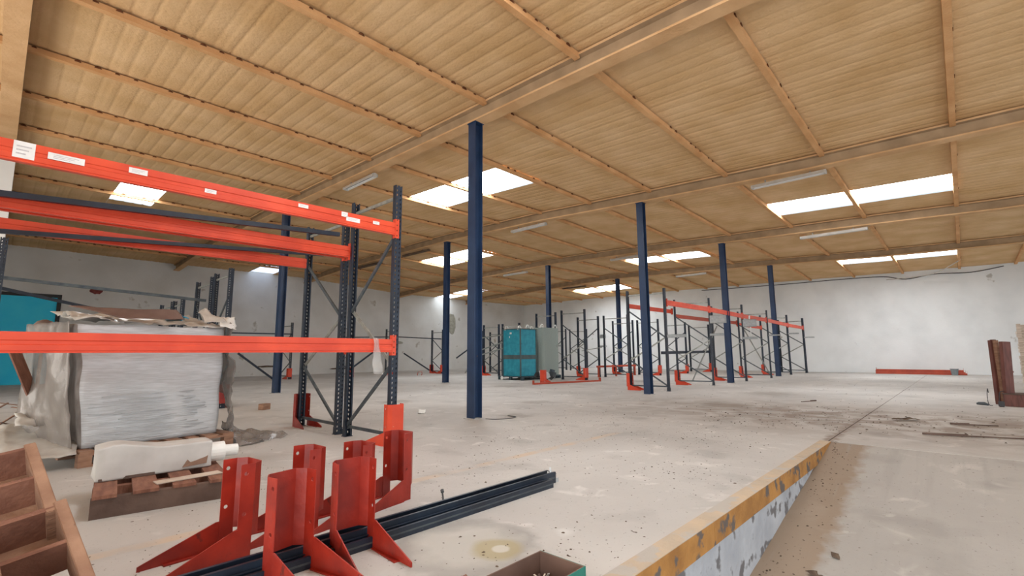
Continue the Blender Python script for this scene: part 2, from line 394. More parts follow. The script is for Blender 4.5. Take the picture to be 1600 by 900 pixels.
for i in range(6):
    xa, xb_ = EDX[i], EDX[i+1]
    for j in range(len(STR)-1):
        ya, yb = STR[j], STR[j+1]
        cuts = []
        for (s0, s1, t0, t1) in SKY:
            if s0 < xb_ and s1 > xa and t0 < yb-.05 and t1 > ya+.05: cuts.append((s0, s1, t0, t1))
        if not cuts: sheet(xa, xb_, ya, yb, j); continue
        s0, s1, t0, t1 = cuts[0]
        sheet(xa, s0, ya, yb, j); sheet(s1, xb_, ya, yb, j)
        if t0 > ya+.1: sheet(s0, s1, ya, t0, j)
        if t1 < yb-.1: sheet(s0, s1, t1, yb, j)
for n_, (s0, s1, t0, t1) in enumerate(SKY):
    w = struct('window_%d' % (n_+1), None, 'bright translucent roof light strip', 'skylight')
    ysp = [t0] + [p for p in PY if t0+.1 < p < t1-.1] + [t1]
    dim = n_ in (8,); mid = n_ == 7
    for a, c in zip(ysp[:-1], ysp[1:]):
        b = MB(); b.add([(s0-.02, a-.02, zs(s0, a)+.05), (s1+.02, a-.02, zs(s1, a)+.05), (s1+.02, c+.02, zs(s1, c)+.05), (s0-.02, c+.02, zs(s0, c)+.05)], [(0, 1, 2, 3)])
        me = bpy.data.meshes.new('pane'); 
        k = 6; vs = []; 
        vs = [(s0-.02+(s1-s0+.04)*u, v, zs(s0+(s1-s0)*u, v)+.045) for u in (0, 1) for v in (a-.01, c+.01)]
        vs += [(x, y, z+.012) for x, y, z in vs]
        me.from_pydata(vs, [], [(0, 1, 3, 2), (4, 6, 7, 5), (0, 2, 6, 4), (2, 3, 7, 6), (3, 1, 5, 7), (1, 0, 4, 5)])
        me.materials.append(MAT['skylight_dim' if dim else 'skylight_mid' if mid else 'skylight']); link('pane', me, w)
# purlins (one per bay) and roof beams
gap = MB()  # dark half-discs standing in for the shaded gaps between purlin and sheet
for i in range(6):
    xa, xb_ = EDX[i]+.08, EDX[i+1]-.08
    for y in PY:
        b = MB(); k = 8
        prof = [(-.035, 0), (.035, 0), (.035, .155), (.022, .155), (.022, .015), (-.022, .015), (-.022, .155), (-.035, .155)]
        prof = [(-.042, .050), (.042, .050), (.046, .125), (-.046, .125)]
        vs = []
        for a in range(k+1):
            x = xa+(xb_-xa)*a/k
            for (u, v) in prof: vs.append((x, y+u, zb(x, y)+.15+v))
        n = len(prof)
        b.add(vs, [(a*n+c, a*n+(c+1)%n, (a+1)*n+(c+1)%n, (a+1)*n+c) for a in range(k) for c in range(n)] + [list(range(n)), list(range(k*n, k*n+n))[::-1]])
        link('purlin', b.mesh('purlin', 'foam_purlin'), ceil)
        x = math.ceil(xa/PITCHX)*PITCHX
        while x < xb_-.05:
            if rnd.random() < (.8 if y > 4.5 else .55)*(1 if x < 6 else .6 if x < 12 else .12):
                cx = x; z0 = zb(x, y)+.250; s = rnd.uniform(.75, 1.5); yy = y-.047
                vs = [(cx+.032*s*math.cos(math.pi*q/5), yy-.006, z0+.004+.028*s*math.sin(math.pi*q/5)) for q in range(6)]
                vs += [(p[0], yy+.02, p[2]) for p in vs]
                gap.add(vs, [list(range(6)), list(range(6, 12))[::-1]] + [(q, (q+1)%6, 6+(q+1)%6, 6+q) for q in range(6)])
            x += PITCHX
g = link('gap_shade', gap.mesh('gap_shade', 'foam_gap'), ceil); g['kind'] = 'stuff'
for X0 in BX:
    b = MB(); pr = [(-.11, 0), (.11, 0), (.11, .03), (.03, .05), (.03, .23), (.11, .24), (.11, .275), (-.11, .275), (-.11, .24), (-.03, .23), (-.03, .05), (-.11, .03)]
    ysb = [YR, -1, 2, 5.5, 9, 13.5, 20, YW]; n = len(pr)
    vs = [(X0+u, y, zb(X0, y)+v) for y in ysb for u, v in pr]
    b.add(vs, [(a*n+c, a*n+(c+1)%n, (a+1)*n+(c+1)%n, (a+1)*n+c) for a in range(len(ysb)-1) for c in range(n)] + [list(range(n)), list(range((len(ysb)-1)*n, len(ysb)*n))])
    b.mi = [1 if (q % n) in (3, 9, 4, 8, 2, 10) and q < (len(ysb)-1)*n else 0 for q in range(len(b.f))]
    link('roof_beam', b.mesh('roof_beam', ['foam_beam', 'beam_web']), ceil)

# ------------------------------------------------------------------ steel columns
def column(x, y, label):
    h = zb(x, y)
    t = thing('steel_column', label, 'column', (x, y, 0), 0, 'blue steel roof columns')
    b = MB(); w, d = .085, .085
    pr = [(-w, -d), (w, -d), (w, -d+.014), (.007, -d+.014), (.007, d-.014), (w, d-.014), (w, d), (-w, d), (-w, d-.014), (-.007, d-.014), (-.007, -d+.014), (-w, -d+.014)]
    pr = [(v, u) for u, v in pr]
    b.prism(pr, 'z', .012, h-.012); link('shaft', b.mesh('shaft', 'column_blue'), t)
    b = MB(); b.box((-.12, -.12, 0), (.12, .12, .012)); link('base_plate', b.mesh('base_plate', 'floor_concrete'), t)
    b = MB(); b.box((-.10, -.10, h-.012), (.10, .10, h)); link('cap_plate', b.mesh('cap_plate', 'column_blue'), t)
for x, y, l in ((5.24, 5.69, 'tall dark blue steel column nearest the camera, beside the near rack'),
                (5.24, 13.44, 'dark blue steel column seen behind the near rack beams, leftmost of the columns'),
                (10.99, 5.69, 'dark blue steel column in front of the first rack frame of the orange beam rack'),
                (10.99, 13.44, 'dark blue steel column left of the nearest column, before the left wall'),
                (16.7, 5.69, 'dark blue steel column standing beyond the second bay of the orange beam rack'),
                (16.7, 13.3, 'dark blue steel column rising behind the teal and grey crates'),
                (22.35, 5.69, 'dark blue steel column at the far end of the orange beam rack, rightmost'),
                (22.35, 13.1, 'dark blue steel column behind the low frames, right of the grey crate')):
    column(x, y, l)

# ------------------------------------------------------------------ rack parts
def upright_mesh():
    b = MB(); t = .0025; H = 2.8
    # perforated web at y=-.035 : two columns of teardrop holes
    xs = [(-.05, -.034), (-.018, .018), (.034, .05)]
    for x0, x1 in xs: b.box((x0, -.035, 0), (x1, -.035+t, H))
    for c in (-.026, .026):
        z = .0
        while z < H:
            z1 = min(z+.026, H)
            b.box((c-.0085, -.035, z), (c+.0085, -.035+t, z1))
            b.box((c+.003, -.035, z1), (c+.0085, -.035+t, min(z1+.012, H))) if z1+.012 < H else None
            z += .05
    for s in (-1, 1):
        b.box((s*.05-(t if s > 0 else 0), -.035+t, 0), (s*.05+(0 if s > 0 else t), .035, H))
        b.box((min(s*.05, s*.03), .035-t, 0), (max(s*.05, s*.03), .035, H))
    return b.mesh('upright', 'navy')
UP = upright_mesh()
b = MB(); b.box((-.06, -.055, 0), (.06, .055, .006)); b.box((-.05, -.042, .006), (-.044, .04, .09)); b.box((.044, -.042, .006), (.05, .04, .09)); FOOT = b.mesh('foot_plate', 'navy')
def frame(name, p, q, h, label, mirror=False, group='blue pallet rack frames'):
    """p: front post (x,y), q: back post"""
    p, q = Vector((*p, 0)), Vector((*q, 0)); c = (p+q)/2; d = (q-p); L = d.length; ang = math.atan2(d.y, d.x)-math.pi/2
    t = thing(name, label, 'rack frame', tuple(c), ang, group)
    for s in (-1, 1):
        link('upright', UP, t, (0, s*L/2, .006), math.pi if s > 0 else 0, scale=(.88, .82, (h-.006)/2.8))
        link('foot_plate', FOOT, t, (0, s*L/2, 0), scale=(.92, .85, 1))
    y0, y1 = -L/2+.02, L/2-.02
    if mirror: y0, y1 = y1, y0
    k = h/2.9
    segs = [((y0, 2.3*k), (y1, 1.5*k)), ((y1, 1.5*k), (y0, .85*k)), ((y0, .85*k), (y1, .14))]
    for n, (a, e) in enumerate(segs):
        b = MB(); o = .012 if n % 2 else -.012
        b.bar((o, a[0], a[1]), (o, e[0], e[1]), .022, .038); link('diagonal_brace', b.mesh('diagonal_brace', 'brace' if n == 1 else 'brace_dark'), t)
    for z in (.12, h-.14):
        b = MB(); b.bar((.0, y0, z), (.0, y1, z), .022, .036); link('cross_brace', b.mesh('cross_brace', 'brace_dark' if z < 1 else 'brace'), t)
    return t

def beam(x0, x1, y, z0, h, label, mt='orange', labels=(), face=-1, dz=0, dy=0, conn=(1, 1), name='rack_beam', group='orange rack beams', cat='beam'):
    """box beam from x0 to x1, its front face at y looking -Y; dz = rise towards x1"""
    t = thing(name, label, cat, (x0, y, z0), 0, group)
    L = x1-x0; D = .045
    pr = [(0, 0), (D, 0), (D, h-.03), (D-.012, h), (.0, h), (0, h*.62), (.006, h*.58), (.006, h*.42), (0, h*.38), (0, .018), (.004, .015), (.004, .010), (0, .007)]
    b = MB(); n = len(pr); vs = [(a*L, u+dy*a, v+dz*a) for a in (0, 1) for u, v in pr]
    b.add(vs, [list(range(n))[::-1], list(range(n, 2*n))] + [(i, (i+1)%n, n+(i+1)%n, n+i) for i in range(n)])
    link('box_section', b.mesh('box_section', mt), t)
    for k, xx in ((0, -.0), (1, L)):
        if not conn[k]: continue
        b = MB(); s = 1 if k else -1; yy = dy*k; zz = dz*k
        b.box((min(xx, xx+s*.05), yy-.004, zz-.035), (max(xx, xx+s*.05), yy+.001, zz+h+.045))
        b.box((min(xx, xx+s*.004), yy+.001, zz-.035), (max(xx, xx+s*.004), yy+.05, zz+h+.045))
        for q in range(4):
            z_ = zz-.015+q*(h+.06)/3.3
            b.box((xx+s*.022-.006, yy-.0065, z_), (xx+s*.022+.006, yy-.004, z_+.016), 1)
        link('end_connector', b.mesh('end_connector', [mt, 'foam_gap']), t, )
    for (lx, lz, lw, lh, tilt) in labels:
        b = MB(); b.box((-lw/2, -.0012, -lh/2), (lw/2, 0, lh/2)); 
        o = link('paper_label', b.mesh('paper_label', 'sticker'), t, (lx-x0, -.0008+(.0), lz+dz*(lx-x0)/L), rot=(0, tilt, 0))
        if lw > .06:
            b = MB(); 
            for q in range(3): b.box((-lw*.35, -.0018, -lh*.28+q*lh*.22), (lw*(.1+.12*q), -.0012, -lh*.28+q*lh*.22+lh*.08))
            link('print_line', b.mesh('print_line', 'sticker_print'), o)
    return t

def protector_mesh():
    b = MB(); t = .005; H = .45; zb0 = .095
    # chamfered web
    pl = [(-.105, .01), (-.072, .055), (.072, .055), (.105, .01)]
    inn = [(-.105+t, .008), (-.069, .05), (.069, .05), (.105-t, .008)]
    for k in range(3):
        vs = []
        for z in (zb0, H): vs += [(pl[k][0], pl[k][1], z), (pl[k+1][0], pl[k+1][1], z), (inn[k+1][0], inn[k+1][1], z), (inn[k][0], inn[k][1], z)]
        b.add(vs, [(0,1,2,3), (7,6,5,4), (0,4,5,1), (1,5,6,2), (2,6,7,3), (3,7,4,0)])
    # flanges with two through holes each
    for s in (-1, 1):
        x0, x1 = sorted((s*.105, s*(.105-t)))
        for (za, zc, hole) in ((0, .16, False), (.16, .24, True), (.24, .34, False), (.34, H, True)):
            if not hole: b.box((x0, -.06, za), (x1, .0095, zc)); continue
            cy, cz, r = -.034, (za+zc)/2+.008, .0105
            out = [(-.06, cz), (-.06, zc), (cy, zc), (.0095, zc), (.0095, cz), (.0095, za), (cy, za), (-.06, za)]
            ins = [(cy+r*math.cos(a), cz+r*math.sin(a)) for a in [math.pi - i*math.pi/4 for i in range(8)]]
            for i in range(8):
                j = (i+1) % 8
                vs = [(x, *p) for x in (x0, x1) for p in (out[i], out[j], ins[j], ins[i])]
                b.add(vs, [(0,1,2,3), (7,6,5,4), (0,4,5,1), (2,6,7,3)])
    return b.mesh('channel', 'red_orange')
PROT = protector_mesh()
def fin_mesh(s, L=.34):
    b = MB(); pr = [(-.058, 0), (-.058, .14), (-.075, .14), (-.058-L, .022), (-.058-L, 0)]
    vs = [(s*(.105+(.02 if -u > .2 else 0)) + o, u, v) for o in (-.003, .003) for u, v in pr]
    n = 5; b.add(vs, [list(range(n)), list(range(n, 2*n))[::-1]] + [(i, (i+1)%n, n+(i+1)%n, n+i) for i in range(n)])
    b.box((s*.105-.018 if s > 0 else s*.105-.012, -.30, 0), (s*.105+.012 if s > 0 else s*.105+.018, -.062, .006))
    return b.mesh('gusset_fin', 'red_orange')
FINS = [fin_mesh(-1), fin_mesh(1)]
PO = None
def protector(x, y, rz, label, h=1.0, group='orange upright protectors', mt=None, rot=None, z=0):
    t = thing('upright_protector', label, 'post guard', (x, y, z), rz, group, rot)
    for nm, me in (('channel', PROT), ('gusset_fin', FINS[0]), ('gusset_fin', FINS[1])):
        o = link(nm, me, t, scale=(1, 1, h))
        if mt:
            o.data = mesh_variant(me, mt)
    return t
_mv = {}
def mesh_variant(me, mt):
    if (me.name, mt) not in _mv:
        c = me.copy(); c.materials.clear(); c.materials.append(MAT[mt]); _mv[(me.name, mt)] = c
    return _mv[(me.name, mt)]

# ------------------------------------------------------------------ near rack
frame('rack_frame', (3.10, 4.72), (3.10, 5.69), 2.98, 'near dark blue perforated rack frame carrying the right end of the front orange beams')
frame('rack_frame', (3.10, 5.93), (3.10, 7.02), 2.90, 'dark blue rack frame standing back to back behind the near one', True)
frame('rack_frame', (-.42, 4.72), (-.42, 5.69), 2.93, 'left hand frame of the near rack just past the left picture edge')
frame('rack_frame', (-.42, 5.93), (-.42, 7.02), 2.90, 'left hand frame of the rear rack just past the left picture edge', True)
frame('rack_frame', (3.10, 10.5), (3.10, 11.42), 2.72, 'dark blue rack frame right behind the wrapped pallet')
frame('rack_frame', (3.10, 11.68), (3.10, 12.75), 2.68, 'dark blue rack frame back to back beyond the one behind the wrapped pallet', True)
frame('rack_frame', (-.03, 10.4), (-.03, 11.3), 2.78, 'dark blue rack frame cut by the left picture edge')
frame('rack_frame', (3.15, 14.2), (3.15, 14.98), 2.42, 'small distant rack frame above the blue bag on the pallet, right one of two', False)
frame('rack_frame', (3.15, 15.2), (3.15, 16.4), 2.42, 'small distant rack frame above the blue bag on the pallet, left one of two', True)
LB = [(0.02, 2.43, .11, .12, 0), (.24, 2.43, .20, .05, 0), (.66, 2.45, .12, .045, 0), (1.17, 2.41, .09, .035, 0), (1.98, 2.455, .10, .035, 0), (2.42, 2.46, .07, .05, 0), (2.52, 2.42, .16, .045, 0), (2.80, 2.44, .08, .035, 0)]
beam(-.37, 3.05, 4.675, 2.345, .145, 'front top orange rack beam with white paper labels', labels=[(a, b_-2.345, c, d, e) for a, b_, c, d, e in LB], dz=.025)
beam(-.37, 3.05, 4.675, 1.025, .145, 'low orange rack beam across the wrapped pallet at eye height')
beam(-.37, 3.05, 5.71, 2.225, .14, 'second upper orange rack beam just behind the labelled one', dz=.03)
beam(-.37, 3.05, 5.87, 2.235, .13, 'orange rack beam directly behind the second upper beam', dz=.03)
beam(-.37, 3.05, 5.71, 1.04, .11, 'low orange rack beam hidden behind the eye height beam')
beam(-.37, 3.05, 6.98, 2.255, .14, 'rearmost orange rack beam of the near racks ending at the left frame', dz=.015, conn=(1, 0))
def rod(p, q, w, h, label, mt='navy', name='tie_bar', cat='steel bar', group='dark tie bars of the racks'):
    p, q = Vector(p), Vector(q); b = MB(); b.bar((0, 0, 0), q-p, w, h)
    o = link(name, b.mesh(name, mt), None, tuple(p)); return tag(o, label, cat, group)
rod((-.4, 5.64, 2.305), (2.86, 5.64, 2.51), .045, .05, 'dark blue bar crossing above the second orange beam')
rod((-.4, 6.93, 2.22), (3.28, 6.93, 2.50), .04, .045, 'thin dark blue bar running just under the rearmost orange beam', 'navy')
rod((-.2, 11.6, 2.32), (2.98, 11.6, 2.15), .04, .055, 'grey steel bar over the blue door, ending at the frame behind the pallet', 'brace_dark')
rod((-.2, 19.5, 2.95), (2.8, 20, 2.33), .05, .09, 'thin slanting steel bar in front of the blue door', 'navy')
protector(3.13, 4.70, math.pi, 'bright orange post guard on the foot of the near rack post', 1.0, mt='orange')
protector(3.10, 7.03, 0, 'red guard around the left foot of the rear near rack frame')
protector(3.10, 10.47, math.pi, 'orange guard at the foot of the frame behind the wrapped pallet', 1.0)

# loose guards in the foreground
protector(.965, 2.835, R(-84), 'red post guard standing leftmost of the loose ones, opening to the left', 1.0, 'loose red post guards')
protector(1.375, 2.945, R(-88), 'red post guard behind the front pair, second loose one from the left', 1.0, 'loose red post guards')
protector(1.015, 2.385, R(12), 'red post guard nearest the camera, hollow side facing the viewer, left of the front pair', 1.0, 'loose red post guards')
protector(1.355, 2.415, R(-4), 'red post guard right of the front pair, its two fins spread on the concrete', 1.0, 'loose red post guards')
protector(2.06, 3.02, R(-80), 'red post guard rightmost of the loose ones with scraped dark side', 1.0, 'loose red post guards')
protector(1.70, 2.93, R(-84), 'low red post guard half hidden between the front pair and the rightmost one', .96, 'loose red post guards')

# two loose uprights lying on the floor
def lying(x0, x1, y0, y1, h, label):
    t = thing('loose_upright', label, 'steel post', ((x0+x1)/2, (y0+y1)/2, 0), 0, 'loose blue posts on the floor')
    L = (x1-x0)/2; w = (y1-y0)/2
    b = MB(); pr = [(-w, 0), (w, 0), (w, h), (w-.018, h), (w-.018, h-.003), (w-.003, h-.003), (w-.003, .003), (-w+.003, .003), (-w+.003, h-.003), (-w+.018, h-.003), (-w+.018, h), (-w, h)]
    b.prism(pr, 'x', -L, L); link('channel', b.mesh('channel', 'navy'), t)
    b = MB(); b.box((-L, -w-.001, h*.42), (L, -w, h*.58)); link('side_rib', b.mesh('side_rib', 'brace_dark'), t)
    return t
lying(.30, 3.10, 2.425, 2.515, .082, 'dark blue perforated post lying on the floor under the red guards, rear one')
lying(.38, 2.98, 2.355, 2.415, .055, 'dark blue post lying on the floor in front of the other loose post')
b = MB(); b.add([(0, 0, 0), (.05, .03, .01), (.03, .07, .07), (-.02, .05, .04), (.06, .0, .05)], [(0, 1, 2), (0, 2, 3), (1, 4, 2), (0, 1, 4)]); b.box((-.01, -.04, 0), (.03, -.01, .03)); b.bar((-.03, -.02, .02), (.05, .06, .09), .015, .003)
tag(link('metal_bracket', b.mesh('metal_bracket', 'galvanised'), None, (3.11, 2.47, 0)), 'small galvanised bracket at the end of the loose posts', 'bracket')
b = MB(); b.tube([(0, 0, .03), (.02, .03, .06), (.03, .05, .085)], .006); b.tube([(.028, .045, .082), (.034, .057, .094)], .012)
tag(link('bolt', b.mesh('bolt', 'brace_dark'), None, (2.17, 2.66, -.02)), 'steel bolt sticking up beside the rightmost loose guard', 'bolt')

# ------------------------------------------------------------------ far racks
FR = [ # front(x,y), back(x,y), height, mirror, label, guard ends
 ((12.2, 5.74), (12.08, 6.78), 2.73, 1, 'first rack frame of the orange beam rack, left of its column', 'b'),
 ((15.22, 5.70), (14.92, 6.69), 2.70, 1, 'second rack frame of the orange beam rack with a square grey plate', 'b'),
 ((18.12, 5.64), (18.0, 6.66), 2.69, 1, 'third rack frame of the orange beam rack, right of the middle column', 'b'),
 ((20.82, 5.56), (20.62, 6.58), 2.65, 1, 'fourth rack frame of the orange beam rack before the last column', 'b'),
 ((24.34, 5.69), (23.75, 6.63), 2.67, 1, 'fifth rack frame of the orange beam rack, just past the last column', 'b'),
 ((26.82, 5.59), (27.4, 6.81), 2.64, 1, 'last rack frame at the right end of the orange beam rack', ''),
 ((15.35, 10.48), (15.2, 11.46), 2.68, 1, 'rack frame right of the grey crate with an orange guard at its right foot', 'f'),
 ((18.0, 10.15), (17.85, 11.2), 2.6, 1, 'rack frame second in the row running back from the grey crate', ''),
 ((20.5, 10.02), (20.58, 11.09), 2.53, 0, 'rack frame third in the row running back from the grey crate', 'f'),
 ((23.2, 9.92), (23.3, 10.95), 2.5, 0, 'rack frame fourth in the row running back from the grey crate', 'f'),
 ((25.85, 9.79), (26.04, 10.92), 2.48, 1, 'rack frame ending the row that runs back from the grey crate', 'f'),
 ((16.2, 12.54), (16.2, 13.6), 2.74, 1, 'rack frame directly behind the grey crate', ''),
 ((17.71, 11.40), (17.68, 12.44), 2.59, 0, 'rack frame between the grey crate and the column behind it', 'b'),
 ((20.46, 11.27), (20.4, 12.3), 2.54, 0, 'rack frame beside the column right of the grey crate', 'b'),
 ((24.06, 17.85), (24.1, 18.87), 2.5, 0, 'rack frame far back near the room corner, left of the pair', ''),
 ((23.9, 16.2), (23.6, 17.2), 2.43, 0, 'rack frame far back near the room corner, right of the pair', ''),
 ((15.9, 15.62), (15.9, 16.62), 2.36, 1, 'rack frame left of the teal crate with a red guard', 'b'),
 ((15.9, 14.35), (15.9, 15.38), 2.36, 0, 'rack frame mostly hidden behind the teal crate', ''),
 ((18.9, 18.3), (18.9, 19.25), 2.2, 0, 'rack frame behind the one left of the teal crate', ''),
 ((18.5, 19.5), (18.48, 20.62), 2.27, 1, 'rack frame half hidden behind the nearest blue column', ''),
 ((16.1, 19.95), (16.1, 20.85), 2.28, 1, 'small rack frame by the left wall, before the grey plaster patch', 'fb'),
 ((15.4, 23.3), (15.4, 24.2), 2.45, 0, 'rack frame against the left wall behind the near rack post', ''),
 ((11.1, 20.15), (11.1, 21.2), 2.34, 1, 'rack frame at the left wall seen just behind the near paired posts', 'f'),
 ((8.6, 20.75), (8.62, 21.85), 2.37, 0, 'rack frame at the left wall beside the leftmost column', 'f'),
]
GL = {(0, 'b'): 'orange guard on the left foot of the first frame of the far orange beam rack',
 (1, 'b'): 'orange guard on the left foot of the second frame of the far orange beam rack',
 (2, 'b'): 'orange guard on the left foot of the third frame of the far orange beam rack',
 (3, 'b'): 'orange guard on the left foot of the fourth frame of the far orange beam rack',
 (4, 'b'): 'orange guard on the left foot of the fifth frame of the far orange beam rack',
 (6, 'f'): 'orange guard on the frame at the right end of the floor beam',
 (8, 'f'): 'orange guard on the third frame in the row behind the grey crate',
 (9, 'f'): 'orange guard on the fourth frame in the row behind the grey crate',
 (10, 'f'): 'orange guard on the farthest frame in the row behind the grey crate',
 (12, 'b'): 'orange guard just left of the floor beam end, on the frame behind the grey crate',
 (13, 'b'): 'orange guard at the foot beside the rightmost rear column',
 (16, 'b'): 'orange guard between the nearest column and the teal crate',
 (20, 'f'): 'orange guard on the right foot of the small frame by the left wall',
 (20, 'b'): 'orange guard on the left foot of the small frame by the left wall',
 (22, 'f'): 'orange guard at the left wall just right of the near paired posts',
 (23, 'f'): 'orange guard at the left wall right of the leftmost column'}
for FR_I, (p, q, h, mir, lab, gd) in enumerate(FR):
    frame('rack_frame', p, q, h, lab, bool(mir))
    for e, P in (('f', p), ('b', q)):
        if e in gd:
            protector(P[0]-.02, P[1]+(.02 if e == 'b' else -.02), 0 if e == 'b' else math.pi, GL[(FR_I, e)], 1.0, mt='orange')
xs = [12.25, 15.17, 18.08, 20.8, 24.3, 26.8]; zf = [2.27, 2.265, 2.21, 2.19, 2.13, 2.09]; yf = [5.70, 5.66, 5.60, 5.55, 5.62, 5.55]
ords = ['first', 'second', 'third', 'fourth', 'fifth']
for i in range(5):
    beam(xs[i]+.05, xs[i+1]-.05, yf[i], zf[i], .14, '%s front orange beam of the far rack, counted from its near end' % ords[i], dz=zf[i+1]-zf[i], dy=yf[i+1]-yf[i])
for i, (x0, x1, y, z, dz, mt_, lb) in enumerate(((12.13, 14.87, 6.80, 2.26, .0, 'orange', 'rear orange beam between the first two far rack frames'),
                                     (14.97, 17.95, 6.70, 2.12, .0, 'orange_dark', 'dull red rear beam in the second bay of the far rack'),
                                     (18.05, 20.57, 6.66, 2.13, .0, 'orange_dark', 'dull red rear beam in the third bay of the far rack'),
                                     (20.67, 23.7, 6.62, 2.08, -.04, 'orange', 'pale orange rear beam in the fourth bay of the far rack'))):
    beam(x0, x1, y, z, .12, lb, mt_, dz=dz, dy=-.05)
def plate(x, y, z, sx, sy, sz, label, cat='metal plate', mt='galvanised', name='row_spacer', group='grey spacer channels on the racks'):
    b = MB(); 
    b.box((-sx/2, -sy/2, -sz/2), (sx/2, sy/2, -sz/2+.008)); b.box((-sx/2, -sy/2, sz/2-.008), (sx/2, sy/2, sz/2)); b.box((sx/2-.01, -sy/2, -sz/2+.008), (sx/2, sy/2, sz/2-.008)); b.box((-sx/2, -sy/2, -sz/2), (-sx/2+.008, sy/2, sz/2))
    return tag(link(name, b.mesh(name, mt), None, (x, y, z)), label, cat, group)
plate(15.2, 5.44, 2.02, .12, .46, .25, 'square grey plate box on the second far rack frame', 'box', name='plate_box')
plate(18.1, 5.40, 2.02, .12, .42, .26, 'square grey plate box on the third far rack frame', 'box', name='plate_box')
plate(15.2, 5.50, 1.55, .08, .40, .07, 'grey spacer channel below the square plate of the second far rack frame')
plate(18.1, 5.41, 1.50, .08, .46, .08, 'grey spacer channel below the square plate of the third far rack frame')
plate(12.22, 5.46, 1.44, .08, .5, .08, 'grey spacer channel on the first far rack frame')
plate(20.8, 5.32, 1.66, .08, .42, .06, 'grey spacer channel on the fourth far rack frame')
plate(24.3, 5.45, 1.82, .08, .42, .06, 'grey spacer channel on the fifth far rack frame')
plate(26.8, 5.35, 1.70, .08, .42, .06, 'grey spacer channel on the last far rack frame')
plate(17.9, 11.3, 1.72, .08, .24, .16, 'square grey plate joining two back to back frames beside the column', 'box', name='plate_box')
plate(17.9, 11.3, 1.30, .08, .3, .06, 'grey spacer channel under the plate joining two back to back frames')
plate(15.1, 11.56, 1.30, .08, .2, .06, 'grey spacer channel joining the frames beside the grey crate')
rod((20.7, 10.0, 1.0), (26.3, 9.9, 1.05), .06, .13, 'dark blue horizontal beam low between the far rack frames')
rod((5.6, 20.6, 1.86), (8.6, 20.72, 1.88), .03, .05, 'thin dark bar left of the leftmost column, along the left wall')
rod((11.1, 21.0, 1.80), (15.4, 23.2, 1.98), .03, .05, 'thin dark bar along the left wall, left part')
rod((15.4, 23.2, 1.98), (16.2, 20.2, 1.80), .03, .05, 'thin dark bar along the left wall, right part')
rod((6.33, 20, 1.08), (7.80, 20.3, .03), .04, .07, 'slanting dark bar left of the leftmost column')
rod((12.1, 20, 1.15), (11.0, 20, .41), .04, .07, 'slanting dark bar right of the paired posts')
rod((15.1, 22, 1.06), (16.0, 20.9, .15), .04, .07, 'slanting dark bar down to the small frame by the left wall')
rod((17.6, 20.6, .78), (18.45, 20.6, 1.25), .04, .07, 'slanting dark bar left of the nearest column, upper')
rod((17.2, 19.4, .03), (18.45, 20.3, .42), .04, .07, 'slanting dark bar left of the nearest column, lower', 'brace')
# tall thin bars between far frames (zigzag seen left of the teal crate)
for i, (a, c) in enumerate((((14.0, 15.0, 1.65), (16.2, 14.6, 1.95)), ((14.1, 15.2, 1.1), (15.9, 14.4, 1.75)), ((14.2, 15.3, .9), (15.9, 14.4, 1.45)))):
    rod(a, c, .03, .05, 'thin slanting brace left of the teal crate, %s of three' % ('upper', 'middle', 'lower')[i], 'brace')
rod((17.0, 11.8, 1.10), (17.8, 11.3, 1.25), .02, .03, 'short strut between the back to back frames', 'brace')
rod((15.9, 6.65, .06), (16.9, 6.1, 1.9), .03, .03, 'long slanting strut in the second bay of the far rack', 'brace')
rod((20.9, 5.6, .1), (18.2, 5.7, 1.95), .03, .03, 'long slanting strut in the third bay of the far rack', 'brace')

# ------------------------------------------------------------------ fallen guards and beams on the floor
def fallen(x, y, rz, label): return protector(x, y, rz, label, 1.0, 'fallen guards on the floor', rot=(R(90), 0, rz), mt='orange', z=.11)
fallen(12.9, 20.4, R(60), 'orange guard lying on the floor left of the near post, by the left wall')
fallen(10.1+4, 19.2, R(140), 'orange guard lying on the floor right of the near post')
def floor_beam(p, q, h, label, mt='orange', w=.05):
    p, q = Vector(p), Vector(q); d = q-p; L = d.length
    t = thing('floor_beam', label, 'beam', tuple(p), math.atan2(d.y, d.x), 'orange beams lying on the floor')
    b = MB(); b.prism([(-w, 0), (w, 0), (w, h*.9), (w*.6, h), (-w*.6, h), (-w, h*.9)], 'x', 0, L); link('box_section', b.mesh('box_section', mt), t)
    for x in (0, L):
        b = MB(); b.box((x-.003, -.06, 0), (x+.003, .06, h+.08)); link('end_connector', b.mesh('end_connector', mt), t)
floor_beam((12.1, 10.32, 0), (14.95, 9.62, 0), .055, 'long orange beam lying on the floor in front of the grey crate', 'orange_dark')
protector(12.75, 10.45, R(100), 'orange guard standing at the left end of the floor beam by the grey crate', 1.0, mt='orange')
for k in range(3):
    floor_beam((27.95-.13*k, 3.0, 0), (27.95-.13*k, .05-.05*k, 0), [.20, .12, .08][k], 'red beam at the foot of the end wall, %s of three' % ('rear', 'middle', 'front')[k], 'orange_dark', .05)
b = MB(); n = 14
b.tube([(0, 0, 0), (0, 0, .012), (0, 0, .25), (0, 0, .26)], .1, 14, rads=[.10, .105, .135, .14]); b.tube([(0, 0, .245), (0, 0, .265)], .15, 14)
tag(link('bucket', b.mesh('bucket', 'bucket', smooth=False), None, (27.45, .33, 0)), 'grey plastic bucket in front of the red beams at the end wall', 'bucket')
t = thing('trestle', 'low orange steel trestle on the floor far behind the frames', 'trestle', (18.6, 11.0+.2, 0), R(-6))
b = MB(); b.box((-1.2, -.03, .40), (1.6, .03, .48)); link('top_rail', b.mesh('top_rail', 'orange_dark'), t)
for x in (-1.1, .1, 1.5):
    b = MB(); b.box((x-.03, -.03, 0), (x+.03, .03, .40)); link('leg', b.mesh('leg', 'orange_dark'), t)
